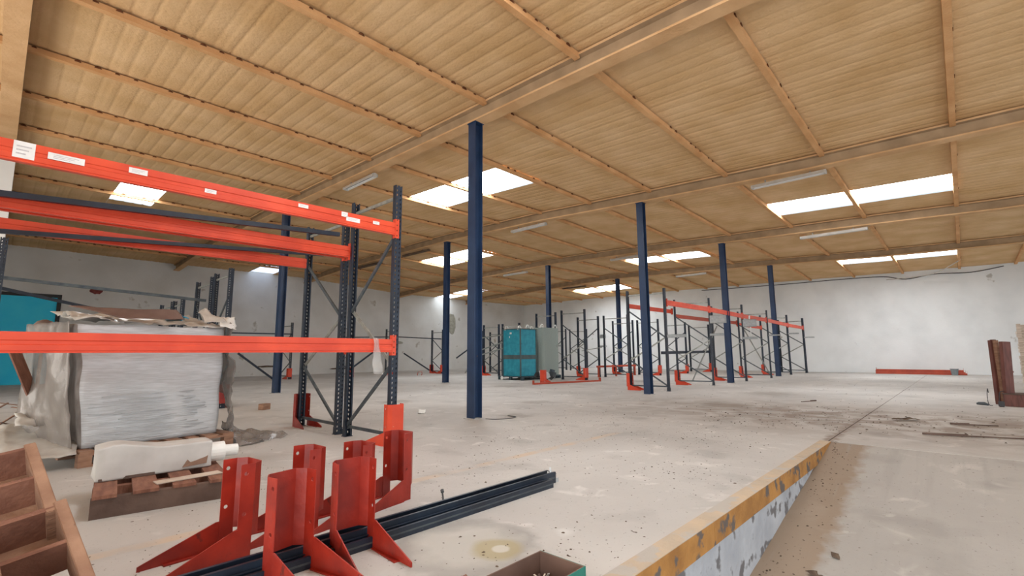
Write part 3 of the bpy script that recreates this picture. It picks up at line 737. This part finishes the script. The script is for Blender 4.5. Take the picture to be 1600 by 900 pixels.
t = thing('junk_pile', 'small pile of black and grey scrap beside the orange guard at the grey crate', 'scrap', (13.6, 11.0, 0))
for k in range(9):
    b = MB(); a = rnd.uniform(0, 6.28); r_ = rnd.uniform(0, .3)
    b.bar((0, 0, 0), (rnd.uniform(-.1, .1), rnd.uniform(-.1, .1), rnd.uniform(.06, .18)), rnd.uniform(.08, .2), rnd.uniform(.06, .16))
    link('scrap_piece', b.mesh('scrap_piece', ('black', 'galvanised', 'brace_dark')[k % 3]), t, (r_*math.cos(a), r_*math.sin(a), .03+.03*k))

# ------------------------------------------------------------------ pallets
def pallet(name, x, y, z, lx, ly, h, label, nb=5, mt='wood', cat='pallet', rz=0, rot=None, group=None, solid=False, alongx=False):
    """boards on top run along y (or x), three bearers run across them"""
    t = thing(name, label, cat, (x, y, z), rz, group, rot)
    bh = .02; r_ = random.Random(int(x*100+y*10))
    for k in range(3):
        yy = [0.035, ly/2, ly-.035][k]
        if solid:
            b = MB(); b.box((0, yy-.03, 0), (lx, yy+.03, h-bh)); link('bearer', b.mesh('bearer', 'wood_dark' if k == 0 else mt), t)
        else:
            b = MB(); b.box((0, yy-.045, 0), (lx, yy+.045, bh)); b.box((0, yy-.045, h-2*bh), (lx, yy+.045, h-bh)); link('bearer', b.mesh('bearer', mt), t)
            for q in range(3):
                xx = [0.05, lx/2, lx-.05][q]; b = MB(); b.box((xx-.05, yy-.044, bh), (xx+.05, yy+.044, h-2*bh)); link('block', b.mesh('block', mt), t)
    w = .7*lx/nb
    for k in range(nb):
        xx = w/2+(lx-w)*k/(nb-1); b = MB(); dw = r_.uniform(-.01, .01)
        b.box((xx-w/2-dw, -.0+r_.uniform(-.015, .0), h-bh), (xx+w/2+dw, ly+r_.uniform(0, .02), h)); link('deck_board', b.mesh('deck_board', mt), t)
    return t
pallet('wood_pallet', .62, 5.93, 0, 1.34, 1.30, .145, 'wooden pallet under the big plastic wrapped stack', 8, 'wood', rz=R(8))
pallet('small_pallet', .50, 4.02, 0, .76, .70, .14, 'small low wooden pallet carrying the white wrapped rolls', 4, 'wood_red', solid=True, rz=R(-8))
b = MB(); b.box((0, -.05, 0), (.40, .05, .006)); tag(link('white_board', b.mesh('white_board', 'wood_pale'), None, (.84, 4.10, .143), R(3)), 'pale flat board lying across the small pallet in front of the rolls', 'board')

# wrapped stack
t = thing('wrapped_stack', 'big pallet load wrapped in cloudy stretch film', 'pallet load', (.63, 6.02, .147), R(9))
def soft_box(lx, ly, lz, nx, ny, nz_, amp, freq, seed, taper=0):
    bm = bmesh.new(); bmesh.ops.create_cube(bm, size=1)
    bmesh.ops.subdivide_edges(bm, edges=bm.edges[:], cuts=nx, use_grid_fill=True)
    for v in bm.verts:
        p = v.co.copy(); q = Vector(((p.x+.5), (p.y+.5), (p.z+.5)))
        # round the corners
        r = .06; c = Vector((max(min(p.x, .5-r), -.5+r), max(min(p.y, .5-r), -.5+r), max(min(p.z, .5-r*.4), -.5+r*.2)))
        d = p-c
        if d.length > 0: d = d.normalized()*min(d.length, r)
        p = c+d
        w = Vector(((p.x+.5)*lx, (p.y+.5)*ly, (p.z+.5)*lz))
        w += Vector((noise.noise(w*freq+Vector((seed, 0, 0))), noise.noise(w*freq+Vector((0, seed, 0))), noise.noise(w*freq+Vector((0, 0, seed)))*.5))*amp
        if w.z < 0: w.z = 0
        v.co = w
    return bm
bm = soft_box(1.22, 1.16, 1.16, 22, 22, 22, .035, 3.2, 5)
for v in bm.verts: v.co.x -= .11*(1-min(1, max(0, v.co.x/1.22)))*v.co.z/1.16; v.co.y += .02
me = bpy.data.meshes.new('wrapped_goods'); bm.normal_update()
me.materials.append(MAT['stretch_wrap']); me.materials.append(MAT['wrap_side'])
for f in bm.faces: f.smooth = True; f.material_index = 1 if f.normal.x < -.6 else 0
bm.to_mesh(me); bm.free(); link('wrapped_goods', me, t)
# wrap ridges on the front face
b = MB(); r_ = random.Random(3)
for k in range(26):
    z = .03+k*.018+r_.uniform(-.01, .01); x0 = r_.uniform(.02, .3); x1 = r_.uniform(.7, 1.1)
    b.tube([(x0+(x1-x0)*q/6, .004-.004*math.sin(q), z+.006*math.sin(q*2+k)) for q in range(7)], r_.uniform(.002, .004), 5)
link('film_ridge', b.mesh('film_ridge', 'stretch_wrap', smooth=True), t)

def cloth(name, P, nu, nv, amp, freq, mt, seed=0, thick=.003, hang=0, parent=None, edge=0):
    """crumpled sheet through four corners P00,P10,P11,P01"""
    P = [Vector(p) for p in P]; vs = []
    for i in range(nu+1):
        for j in range(nv+1):
            u, v = i/nu, j/nv
            p = P[0]*(1-u)*(1-v)+P[1]*u*(1-v)+P[2]*u*v+P[3]*(1-u)*v
            o = Vector((noise.noise(p*freq+Vector((seed, 3, 1))), noise.noise(p*freq+Vector((7, seed, 2))), noise.noise(p*freq+Vector((5, 8, seed)))))
            o2 = Vector((noise.noise(p*freq*3+Vector((seed, 3, 1))), noise.noise(p*freq*3+Vector((7, seed, 2))), noise.noise(p*freq*3+Vector((5, 8, seed)))))
            p = p+o*amp+o2*amp*.45
            p.z -= hang*math.sin(math.pi*u)*math.sin(math.pi*v)
            vs.append(p)
    c = sum(vs, Vector())/len(vs); 
    b = MB(); b.add([v-c for v in vs], [(i*(nv+1)+j, (i+1)*(nv+1)+j, (i+1)*(nv+1)+j+1, i*(nv+1)+j+1) for i in range(nu) for j in range(nv)])
    me = b.mesh(name, mt, smooth=True); o = link(name, me, parent, tuple(c))
    m = o.modifiers.new('s', 'SOLIDIFY'); m.thickness = thick; return o
tag(cloth('cardboard_sheet', [(.47, 6.35, 1.485), (1.27, 6.02, 1.475), (1.36, 6.0, 1.375), (.82, 6.0, 1.385)], 16, 8, .018, 3, 'cardboard_dark', 2, .008), 'brown cardboard sheet lying bent on top of the wrapped stack', 'cardboard')
tag(cloth('plastic_film', [(.50, 6.04, 1.35), (1.82, 6.22, 1.34), (1.72, 7.30, 1.46), (.42, 7.2, 1.46)], 26, 22, .07, 5, 'film_solid', 4), 'crumpled clear film gathered on top of the wrapped stack', 'plastic film')
tag(cloth('plastic_bag', [(1.22, 6.5, 1.43), (1.52, 6.5, 1.41), (1.54, 6.95, 1.44), (1.22, 6.9, 1.47)], 12, 12, .06, 6, 'cyan_bag', 9, hang=-.06), 'bright blue plastic bag on top of the wrapped stack', 'plastic bag')
tag(cloth('loose_film', [(.24, 7.0, .12), (.57, 6.06, .14), (.46, 6.04, 1.34), (.22, 7.2, 1.33)], 18, 26, .03, 2.6, 'film', 11), 'loose cloudy film hanging on the left side of the wrapped stack', 'plastic film')
tag(cloth('loose_film', [(1.90, 6.12, .16), (2.10, 6.6, .10), (1.90, 7.0, 1.3), (1.83, 6.20, 1.36)], 12, 26, .09, 4, 'film', 13), 'loose film hanging down the right corner of the wrapped stack', 'plastic film')
tag(cloth('loose_film', [(1.95, 5.95, .03), (2.55, 6.15, .02), (2.35, 6.75, .05), (1.95, 6.6, .22)], 18, 14, .07, 6, 'film', 17), 'crumpled film trailing on the floor right of the wrapped stack', 'plastic film')
tag(cloth('paper_flap', [(1.62, 6.2, 1.37), (1.80, 6.1, 1.36), (1.66, 6.5, 1.56), (1.60, 6.5, 1.50)], 8, 8, .03, 6, 'film_solid', 21), 'upright torn paper flap at the right end of the wrapped stack top', 'paper')
tag(cloth('plastic_film', [(1.72, 6.05, 1.33), (1.90, 6.05, 1.30), (1.92, 6.3, 1.45), (1.76, 6.3, 1.44)], 8, 8, .04, 8, 'white_plastic', 23), 'small white film crumple on the right corner of the wrapped stack', 'plastic film')

# white wrapped rolls on small pallet
t = thing('wrapped_rolls', 'white paper wrapped bundle of film rolls on the small pallet', 'bundle', (.56, 4.42, .145), R(-2))
bm = soft_box(.70, .26, .19, 14, 14, 14, .010, 6, 2)
for v in bm.verts:
    if v.co.z > .1: v.co.z += .05*max(0, 1-abs(v.co.x-.12)/.25) 
me = bpy.data.meshes.new('paper_wrapping'); me.materials.append(MAT['paper'])
for f in bm.faces: f.smooth = True
bm.to_mesh(me); bm.free(); link('paper_wrapping', me, t)
b = MB(); b.tube([(.66, .10, .09), (.80, .10, .09)], .075, 20); link('film_roll', b.mesh('film_roll', 'white_plastic'), t)
b = MB(); b.tube([(.79, .10, .09), (.90, .10, .085)], .045, 20); link('roll_core', b.mesh('roll_core', 'white_plastic'), t)
b = MB(); b.add([(.50, -.012, .02), (.66, -.012, .03), (.68, .02, .12), (.55, .0, .10)], [(0, 1, 2, 3)]); link('brown_tape', b.mesh('brown_tape', 'cardboard'), t)
b = MB(); b.box((0, 0, 0), (.62, .22, .02)); link('underlay_board', b.mesh('underlay_board', 'wood_dark'), t, (.02, .0, -.003))

# broken crates tilted at the lower left
def crate(label, org, ax, length, w, nb, group='broken wooden crates at the lower left', depth=.135, back=True):
    ax = Vector(ax).normalized(); ay = Vector((-1, -.15, -.22)); ay = (ay-ax*ay.dot(ax)).normalized(); az = ay.cross(ax)
    if az.z < 0: az = -az
    t = bpy.data.objects.new('broken_crate', None); COL.objects.link(t)
    t.matrix_world = Matrix.Translation(org) @ Matrix((ax, ay, az)).transposed().to_4x4()
    tag(t, label, 'crate', group)
    for y in (0, w):
        b = MB(); b.box((-.02, y-.02, -depth), (length+.02, y+.02, 0)); link('side_rail', b.mesh('side_rail', 'wood', bevel=.003), t)
    for k in range(nb):
        x = (length-.02)*k/(nb-1); b = MB(); b.box((x, .02, -depth), (x+.02, w-.02, -.004)); link('cross_board', b.mesh('cross_board', 'wood_red'), t)
    for k in range(max(2, nb-2)):
        x = (length-.10)*k/max(1, nb-3) if nb > 3 else length*.45*k
        b = MB(); b.box((x, -.02, -depth-.018), (x+.10, w+.02, -depth)); link('bottom_board', b.mesh('bottom_board', 'wood'), t)
    return t
crate('broken wooden crate at the lower left, upper one leaning on the rest', (.16, 3.15, .60), (.13, -1, -.42), .50, .55, 3)
crate('broken wooden crate at the lower left, lower one with its rail pointing at the camera', (.245, 2.70, .42), (.16, -1, -.50), .62, .45, 4)
crate('broken wooden crate in the bottom left corner, nearest the camera', (.04, 2.45, .42), (.20, -1, -.75), .60, .40, 3)
crate('splintered wooden crate lying flat under the leaning crates', (.20, 3.00, .14), (.05, -1, 0), .9, .7, 5, depth=.10)
b = MB(); b.box((-.045, -.012, 0), (.045, .012, .9)); tag(link('leaning_plank', b.mesh('leaning_plank', 'wood_red'), None, (.40, 7.0, .42), rot=(R(5), R(-27), R(30))), 'brown plank leaning at the left edge beside the wrapped stack', 'plank')
t = thing('debris_heap', 'heap of twigs and torn scraps at the left edge beside the wrapped stack', 'debris', (.25, 7.4, 0))
for k in range(26):
    b = MB(); p = Vector((rnd.gauss(0, .13), rnd.gauss(0, .25), rnd.uniform(.02, .5))); d = Vector((rnd.uniform(-1, 1), rnd.uniform(-1, 1), rnd.uniform(-.5, .5)))*.16
    b.bar(p-d, p+d, rnd.uniform(.008, .03), rnd.uniform(.004, .01)); link('twig', b.mesh('twig', ('wood_dark', 'cardboard', 'wood')[k % 3]), t)
tag(cloth('paper_scrap', [(.22, 6.5, .36), (.42, 6.6, .34), (.40, 6.9, .42), (.2, 6.9, .42)], 8, 8, .04, 7, 'white_plastic', 31), 'white crumpled scrap on the debris heap at the left edge', 'paper')
tag(cloth('cardboard_scrap', [(.10, 6.0, .1), (.60, 5.9, .12), (.62, 7.0, .30), (.12, 7.0, .34)], 8, 10, .05, 4, 'film_solid', 33, .008), 'torn pale cardboard between the debris heap and the wrapped stack', 'cardboard')
t = thing('leaning_pole', 'dark pole with a round brown head in front of the blue door', 'pole', (.42, 8.4, 0))
b = MB(); b.tube([(0, 0, 0), (0, 0, 1.35)], .018, 8); link('pole', b.mesh('pole', 'wood_dark'), t)
b = MB(); b.tube([(0, 0, 1.32), (0, 0, 1.35), (0, 0, 1.40), (0, 0, 1.44), (0, 0, 1.46)], .1, 12, rads=[.05, .09, .10, .07, .02]); link('head', b.mesh('head', 'wood_dark', smooth=True), t)

# ------------------------------------------------------------------ crates with lifting loops (teal and grey)
def bulk(x, y, lx, ly, h, mt, label, band, z=.14):
    t = thing('bulk_crate', label, 'crate', (x, y, z), 0)
    c = .06; pr = [(c, 0), (lx-c, 0), (lx, c), (lx, ly-c), (lx-c, ly), (c, ly), (0, ly-c), (0, c)] if mt != 'teal' else [(0, 0), (lx, 0), (lx, ly), (0, ly)]
    b = MB(); b.prism(pr, 'z', .0, h); link('body', b.mesh('body', mt, bevel=.012), t)
    if band:
        b = MB(); b.box((-.015, -.015, h*.36), (lx+.015, ly+.015, h*.45)); link('band', b.mesh('band', 'teal_band'), t)
        b = MB()
        for (px, py) in ((0, 0), (lx, 0), (0, ly), (lx, ly)): b.box((px-.022, py-.022, -.0), (px+.022, py+.022, h+.02))
        link('corner_post', b.mesh('corner_post', 'teal_band'), t)
        b = MB(); b.box((-.03, -.03, h), (lx+.03, ly+.03, h+.03)); link('lid', b.mesh('lid', 'teal_band'), t)
        for (yy, zz, w) in ((ly*.55, h*.90, .10), (ly*.62, h*.82, .04)):
            b = MB(); b.box((-.004, yy-w/2, zz), (-.001, yy+w/2, zz+.07)); link('tag', b.mesh('tag', 'white_plastic'), t)
    else:
        b = MB()
        for k in range(14): b.prism([(u*1.004-lx*.002, v*1.004-ly*.002) for u, v in pr], 'z', h*(k+.5)/14, h*(k+.5)/14+.03)
        link('sleeve_rib', b.mesh('sleeve_rib', mt), t)
    for k, (px, py) in enumerate(((.08, .12), (.08, ly-.12), (lx-.1, .12), (lx-.1, ly-.12))):
        b = MB(); b.tube([(px+.09*math.cos(a), py, h-.02+.15*math.sin(a)) for a in [math.pi*q/8 for q in range(9)]], .026, 6)
        link('lifting_loop', b.mesh('lifting_loop', 'white_plastic', smooth=True), t)
    return t
pallet('plastic_pallet', 13.65, 12.2, 0, 2.4, 1.25, .135, 'dark blue green pallet under the teal and grey crates', 6, 'pallet_blue')
bulk(13.82, 12.42, .92, .92, 1.80, 'teal', 'tall teal sheet metal crate with a dark band round its middle', True)
bulk(14.95, 12.22, 1.05, 1.0, 1.90, 'grey_sleeve', 'tall grey ribbed crate right behind the teal one', False)
b = MB(); b.tube([(0, 0, 0), (0, .012, 0)], .07, 14); tag(link('floor_disc', b.mesh('floor_disc', 'white_plastic'), None, (13.60, 13.2, .075), math.pi/2), 'small white disc leaning on the left end of the crate pallet', 'disc')

# ------------------------------------------------------------------ fluorescent fittings under the beams
def lamp(x, y0, y1, dz, label, dark=False, wide=.13):
    L = y1-y0; z = min(zb(x, y0), zb(x, y1))-dz
    t = thing('strip_light', label, 'light fitting', (x, y0, z), 0, 'unlit strip light fittings under the roof beams')
    b = MB(); b.prism([(-wide/2, .0), (-wide/2*.45, .075), (wide/2*.45, .075), (wide/2, .0), (wide/2-.006, -.004), (wide*.2, .055), (-wide*.2, .055), (-wide/2+.006, -.004)], 'y', 0, L)
    link('reflector', b.mesh('reflector', 'lamp_dark' if dark else 'lamp_white'), t)
    for s in (-1, 1):
        b = MB(); b.tube([(s*.03, .05, .025), (s*.03, L-.05, .025)], .013, 8); link('tube', b.mesh('tube', 'lamp_dark' if dark else 'tube', smooth=False), t)
    for yy in (0, L-.03):
        b = MB(); b.box((-wide/2, yy, -.006), (wide/2, yy+.03, .055)); link('end_cap', b.mesh('end_cap', 'lamp_dark' if dark else 'lamp_white'), t)
    for yy in (L*.2, L*.8):
        b = MB(); b.box((-.012, yy-.012, .07), (.012, yy+.012, dz+.04+abs(zb(x, y1)-zb(x, y0)))); link('hanger', b.mesh('hanger', 'brace'), t)
lamp(5.30, 8.95, 10.25, .10, 'strip light under the nearest roof beam, upper left of the near rack')
lamp(11.05, 8.85, 10.25, .10, 'strip light under the second roof beam, right of the nearest column')
lamp(11.05, 1.65, 3.05, .10, 'large strip light at upper right, left of the big roof light')
lamp(16.76, 1.65, 3.35, .10, 'strip light at right under the third roof beam below the big roof light')
lamp(16.76, 8.7, 10.1, .10, 'strip light left of the column in front of the orange beam rack')
lamp(22.46, 8.45, 9.9, .10, 'small far strip light right of the column in front of the orange beam rack')
lamp(16.76, 14.6, 16.1, .10, 'small far strip light above the grey crate')
lamp(11.05, 14.6, 16.3, .10, 'strip light seen right of the near rack post top', True)
lamp(11.05, 18.0, 19.9, .10, 'dark strip light seen left of the near rack post', True, .2)
lamp(22.46, 15.2, 16.8, .10, 'dark small strip light at the far end above the low frames', True)

# cables along the end wall top
def cable(pts, r, label, name='cable', mt='cable'):
    b = MB(); P = [Vector(p) for p in pts]; out = []
    for i in range(len(P)-1):
        a0, a1, a2, a3 = P[max(i-1, 0)], P[i], P[i+1], P[min(i+2, len(P)-1)]
        for q in range(6):
            s = q/6; out.append(.5*((2*a1)+(a2-a0)*s+(2*a0-5*a1+4*a2-a3)*s*s+(-a0+3*a1-3*a2+a3)*s**3))
    out.append(P[-1]); c = out[0].copy(); b.tube([p-c for p in out], r, 6)
    return tag(link(name, b.mesh(name, mt, smooth=True), None, tuple(c)), label, 'cable')
cable([(28.40, -1.6, 4.50), (28.40, -.6, 4.36), (28.40, .6, 4.42), (28.40, 1.6, 4.30), (28.40, 2.4, 4.50), (28.40, 4, 4.56), (28.40, 7, 4.58), (28.40, 11, 4.66)], .02, 'dark cable running along the top of the end wall')
cable([(26.0, -.3, 4.62), (27.0, .6, 4.27), (28.2, 1.9, 4.33), (28.48, 2.3, 4.36)], .018, 'pale cable sagging below the far right roof light', mt='lamp_white')

# ------------------------------------------------------------------ right edge: brown boards, box, pale stack
RB = [(13.02, -.37, 1.20, -.5), (13.10, -.40, 1.215, -1), (13.0, -.45, 1.20, .5), (12.85, -.52, 1.17, -3.2)]
for k, (x, y, h, tl) in enumerate(RB):
    t = thing('brown_board', ('thin brown board standing at the far left of the upright group', 'brown board standing second from the left of the upright group', 'pale edged brown board standing third in the upright group', 'wide dark red brown board leaning at the front of the upright group')[k], 'board', (x, y-.02, .0 if k < 3 else .225), R(44), 'upright brown boards at the right edge', rot=(0, R(tl*-1), R(-48)))
    w = (.05, .06, .05, .155)[k]; hh = h-(.0 if k < 3 else .225)
    b = MB(); b.box((-w/2, -.05, 0), (w/2, .02, hh)); link('panel', b.mesh('panel', 'brown_board' if k != 2 else 'wood', bevel=.004), t)
    b = MB(); b.box((-w/2-.003, -.056, hh*.40), (w/2+.003, -.05, hh*.43)); link('rail', b.mesh('rail', 'brown_board'), t)
t = thing('brown_box', 'low dark red brown box at the right edge, boards standing on it', 'box', (12.62, -1.25, 0), R(0))
b = MB(); b.box((0, 0, 0), (.5, .78, .21)); link('body', b.mesh('body', 'brown_board', bevel=.006), t)
b = MB(); b.box((-.01, -.01, .2105), (.51, .79, .225)); link('top_board', b.mesh('top_board', 'wood_dark'), t)
t = thing('slat_stack', 'tall pale stack of weathered slats cut by the right edge', 'wood stack', (13.9, -1.56, 0))
for k in range(24):
    b = MB(); o = rnd.uniform(-.015, .015); b.box((o, o, .05+k*.061), (.35+o, .72+o, .05+k*.061+.054)); link('slat', b.mesh('slat', 'wood_pale'), t)
for yy in (.70, .42):
    b = MB(); b.box((-.03, yy-.03, 0), (-.008, yy+.03, 1.53)); link('corner_strip', b.mesh('corner_strip', 'wood_pale'), t)
cable([(12.9, -.28, .22), (12.75, -.27, .30), (12.55, -.25, .16), (12.5, -.26, .03), (12.4, -.30, .02)], .006, 'black cable loop hanging beside the brown box')
cable([(12.8, -.48, .26), (12.55, -.42, .25), (12.45, -.40, .12), (12.45, -.41, .05)], .006, 'black cable with a plug in front of the brown box')
b = MB(); b.tube([(0, 0, 0), (.05, .02, .02), (.12, .04, .02), (.15, .05, .01)], .04, 10, rads=[.015, .03, .028, .015]); tag(link('plug', b.mesh('plug', 'brace_dark', smooth=True), None, (12.2, -.25, .045), 1.2), 'dark cable socket lying left of the brown box', 'plug')
b = MB(); b.box((-.04, -.04, 0), (.04, .04, .1)); tag(link('plug', b.mesh('plug', 'cable', bevel=.01), None, (12.45, -.42, 0)), 'black plug standing against the brown box', 'plug')

# ------------------------------------------------------------------ open cardboard box with scraps (bottom of the picture)
t = thing('open_box', 'open brown cardboard box with green outside at the bottom edge', 'box', (1.24, 1.205, 0), 0)
lx, ly, h = .48, .235, .145; w = .006
for nm, a, c in (('box_wall', (0, ly-w, 0), (lx, ly, h)), ('box_wall', (lx-w, .0, 0), (lx, ly-w, h)), ('box_wall', (0, w, 0), (w, ly-w, h))):
    b = MB(); b.box(a, c); link(nm, b.mesh(nm, 'cardboard_dark'), t)
b = MB(); b.box((0, 0, 0), (lx-w, w, h)); link('box_wall', b.mesh('box_wall', 'cardboard_dark'), t)
b = MB(); b.box((-.002, -.003, 0), (lx+.002, 0, h+.001)); b.box((lx, 0, 0), (lx+.003, ly, h-.0)); o = link('green_cover', b.mesh('green_cover', 'green_card'), t); o['label'] = 'dark green outer side'
b = MB(); b.box((w, w, 0), (lx-w, ly-w, .004)); link('box_floor', b.mesh('box_floor', 'cardboard'), t)
b = MB(); r_ = random.Random(12)
for k in range(260):
    p = Vector((r_.uniform(.03, lx-.03), r_.uniform(.03, ly-.03), 0)); p.z = .01+.075*(1-((p.x-lx*.72)/.3)**2*.8)*r_.uniform(.5, 1)
    p.z = max(p.z, .012); d = Vector((r_.uniform(-1, 1), r_.uniform(-1, 1), r_.uniform(-.6, .6))).normalized()*r_.uniform(.006, .02)
    b.bar(p-d, p+d, r_.uniform(.004, .012), r_.uniform(.002, .005), r_.choice((0, 1, 2)))
o = link('scraps', b.mesh('scraps', ['paper', 'wood_pale', 'wood_dark']), t); o['kind'] = 'stuff'; o['label'] = 'pale and brown paper scraps in the box'
t = tag(cloth('crumpled_rag', [(1.36, 1.62, .01), (1.46, 1.58, .01), (1.50, 1.66, .04), (1.40, 1.70, .03)], 10, 10, .03, 16, 'wood_red', 41), 'small reddish crumpled scrap left of the open box at the bottom edge', 'scrap')

# ------------------------------------------------------------------ litter on the floor
def ramp_z(x, y): return -.168*(6.5-x) if (x < 6.5 and y < 1.2) else 0
b = MB(); r_ = random.Random(21)
def chip(x, y, s, m=0):
    z = ramp_z(x, y)+.0015; n = 5; a0 = r_.uniform(0, 6.3); el = r_.uniform(.3, .9); hh = s*r_.uniform(.1, .5)
    ps = []
    for q in range(n):
        a = 2*math.pi*q/n; u = s*math.cos(a)*r_.uniform(.6, 1); v = s*el*math.sin(a)*r_.uniform(.6, 1)
        ps.append((x+u*math.cos(a0)-v*math.sin(a0), y+u*math.sin(a0)+v*math.cos(a0), z+(.168 if (x < 6.5 and y < 1.2) else 0)*(u*math.cos(a0)-v*math.sin(a0))))
    b.add(ps+[(x, y, z+hh)], [(q, (q+1) % n, n) for q in range(n)], m)
cl = [(r_.uniform(.6, 7), r_.uniform(1.5, 5)) for _ in range(26)]
for k in range(2300):
    if k % 3: c = r_.choice(cl); x, y = r_.gauss(c[0], .35), r_.gauss(c[1], .28)
    else: x, y = r_.uniform(.4, 9), r_.uniform(-2, 8)
    if y < 1.33: y = 1.34+abs(y-1.2)
    chip(x, y, abs(r_.gauss(0, 1))*.005+.0025, 0 if r_.random() < .8 else 1)
for k in range(900): chip(r_.uniform(7, 26), r_.uniform(-1.5, 13), r_.uniform(.006, .022), 0)
for k in range(500): chip(r_.uniform(7.2, 10.5), r_.uniform(-2, 3.2), r_.uniform(.006, .025), 0)
for k in range(260):
    x = r_.uniform(2, 6.6); chip(x, 1.14-abs(r_.gauss(0, .16)), r_.uniform(.004, .014), 0)
o = link('floor_litter', b.mesh('floor_litter', ['dirt', 'wood_dark', 'paper']), None); tag(o, 'fine dirt and dry leaf crumbs scattered over the concrete floor', 'litter'); o['kind'] = 'stuff'
def flat_bit(name, x, y, sx, sy, rz, mt, label, cat='scrap', amp=.02, seed=1, h=.02):
    z = ramp_z(x, y); o = cloth(name, [(-sx/2, -sy/2, h), (sx/2, -sy/2, h), (sx/2, sy/2, h), (-sx/2, sy/2, h)], 8, 6, amp, 9, mt, seed, .003)
    o.location = (x, y, z+h); o.rotation_euler = (0, -math.atan(.168) if (x < 6.5 and y < 1.2) else 0, rz); return tag(o, label, cat)
flat_bit('peel', 9.15, .70, .34, .10, -.8, 'dirt', 'dark curled peel lying on the floor beyond the ramp', seed=2, h=.03, amp=.03)
flat_bit('paper_scrap', 3.78, .53, .13, .085, .4, 'paper', 'white crumpled paper on the ramp near the dock wall', 'paper', seed=3, h=.018, amp=.018)
flat_bit('leaf', 3.80, .84, .10, .07, .9, 'dirt', 'brown leaf clump on the ramp beside the white paper', seed=4, h=.012, amp=.02)
flat_bit('leaf', 3.45, .98, .10, .06, .2, 'dirt', 'brown leaf clump on the ramp at the foot of the dock wall', seed=5, h=.012, amp=.02)
flat_bit('leaf', 4.1, .78, .06, .04, .2, 'dirt', 'small grey leaf on the ramp above the white paper', seed=6, h=.01, amp=.012)
for k, (p, q) in enumerate((((7.75, .45), (8.10, -.55)), ((9.05, .22), (9.2, -.25)), ((11.57, 2.29), (11.15, 2.46)))):
    bb = MB(); P = Vector((p[0], p[1], .012)); Q = Vector((q[0], q[1], .012))
    bb.bar((0, 0, 0), Q-P, .022, .012); bb.bar((0, 0, .01), (Q-P)*.4+Vector((.04, 0, .01)), .02, .01)
    tag(link('stick', bb.mesh('stick', 'wood_dark'), None, tuple(P)), ('long dark stick lying at right beyond the ramp', 'shorter dark stick behind the long one at right', 'thin dark stick far out on the floor left of the long ones')[k], 'stick')
bb = MB(); bb.box((-.09, -.06, 0), (.09, .06, .11)); tag(link('wood_block', bb.mesh('wood_block', 'wood', bevel=.005), None, (3.55, 9.6, 0), .5), 'small wooden block on the floor left of the near rack foot', 'block')
cable([(5.30, 5.50, .006), (5.36, 5.35, .006), (5.55, 5.26, .006), (5.78, 5.30, .006), (5.80, 5.5, .006)], .006, 'dark cord curled on the floor right of the nearest column foot', 'cord')
flat_bit('white_scrap', 5.2, 7.0, .5, .12, .9, 'white_plastic', 'white flat scrap on the floor between the near rack and the column', seed=8, h=.012, amp=.02)
flat_bit('plastic_strip', 9.3, 20.5, .3, .5, .3, 'film_solid', 'pale scrap on the floor by the left wall', seed=9, h=.05, amp=.08)
# film strip hanging on the low beam
o = cloth('film_strip', [(2.80, 4.655, 1.17), (2.86, 4.655, 1.18), (2.93, 4.64, .78), (2.80, 4.64, .80)], 6, 14, .015, 12, 'film_clear', 51, .001)
tag(o, 'torn clear film strip hanging from the eye height orange beam', 'plastic film')
o = cloth('cloth_strip', [(18.62, 5.57, 2.32), (18.75, 5.57, 2.32), (18.76, 5.56, 1.55), (18.65, 5.56, 1.6)], 4, 8, .03, 5, 'white_plastic', 52, .004)
tag(o, 'white cloth strip hanging from the far orange beam beside the third frame', 'cloth')
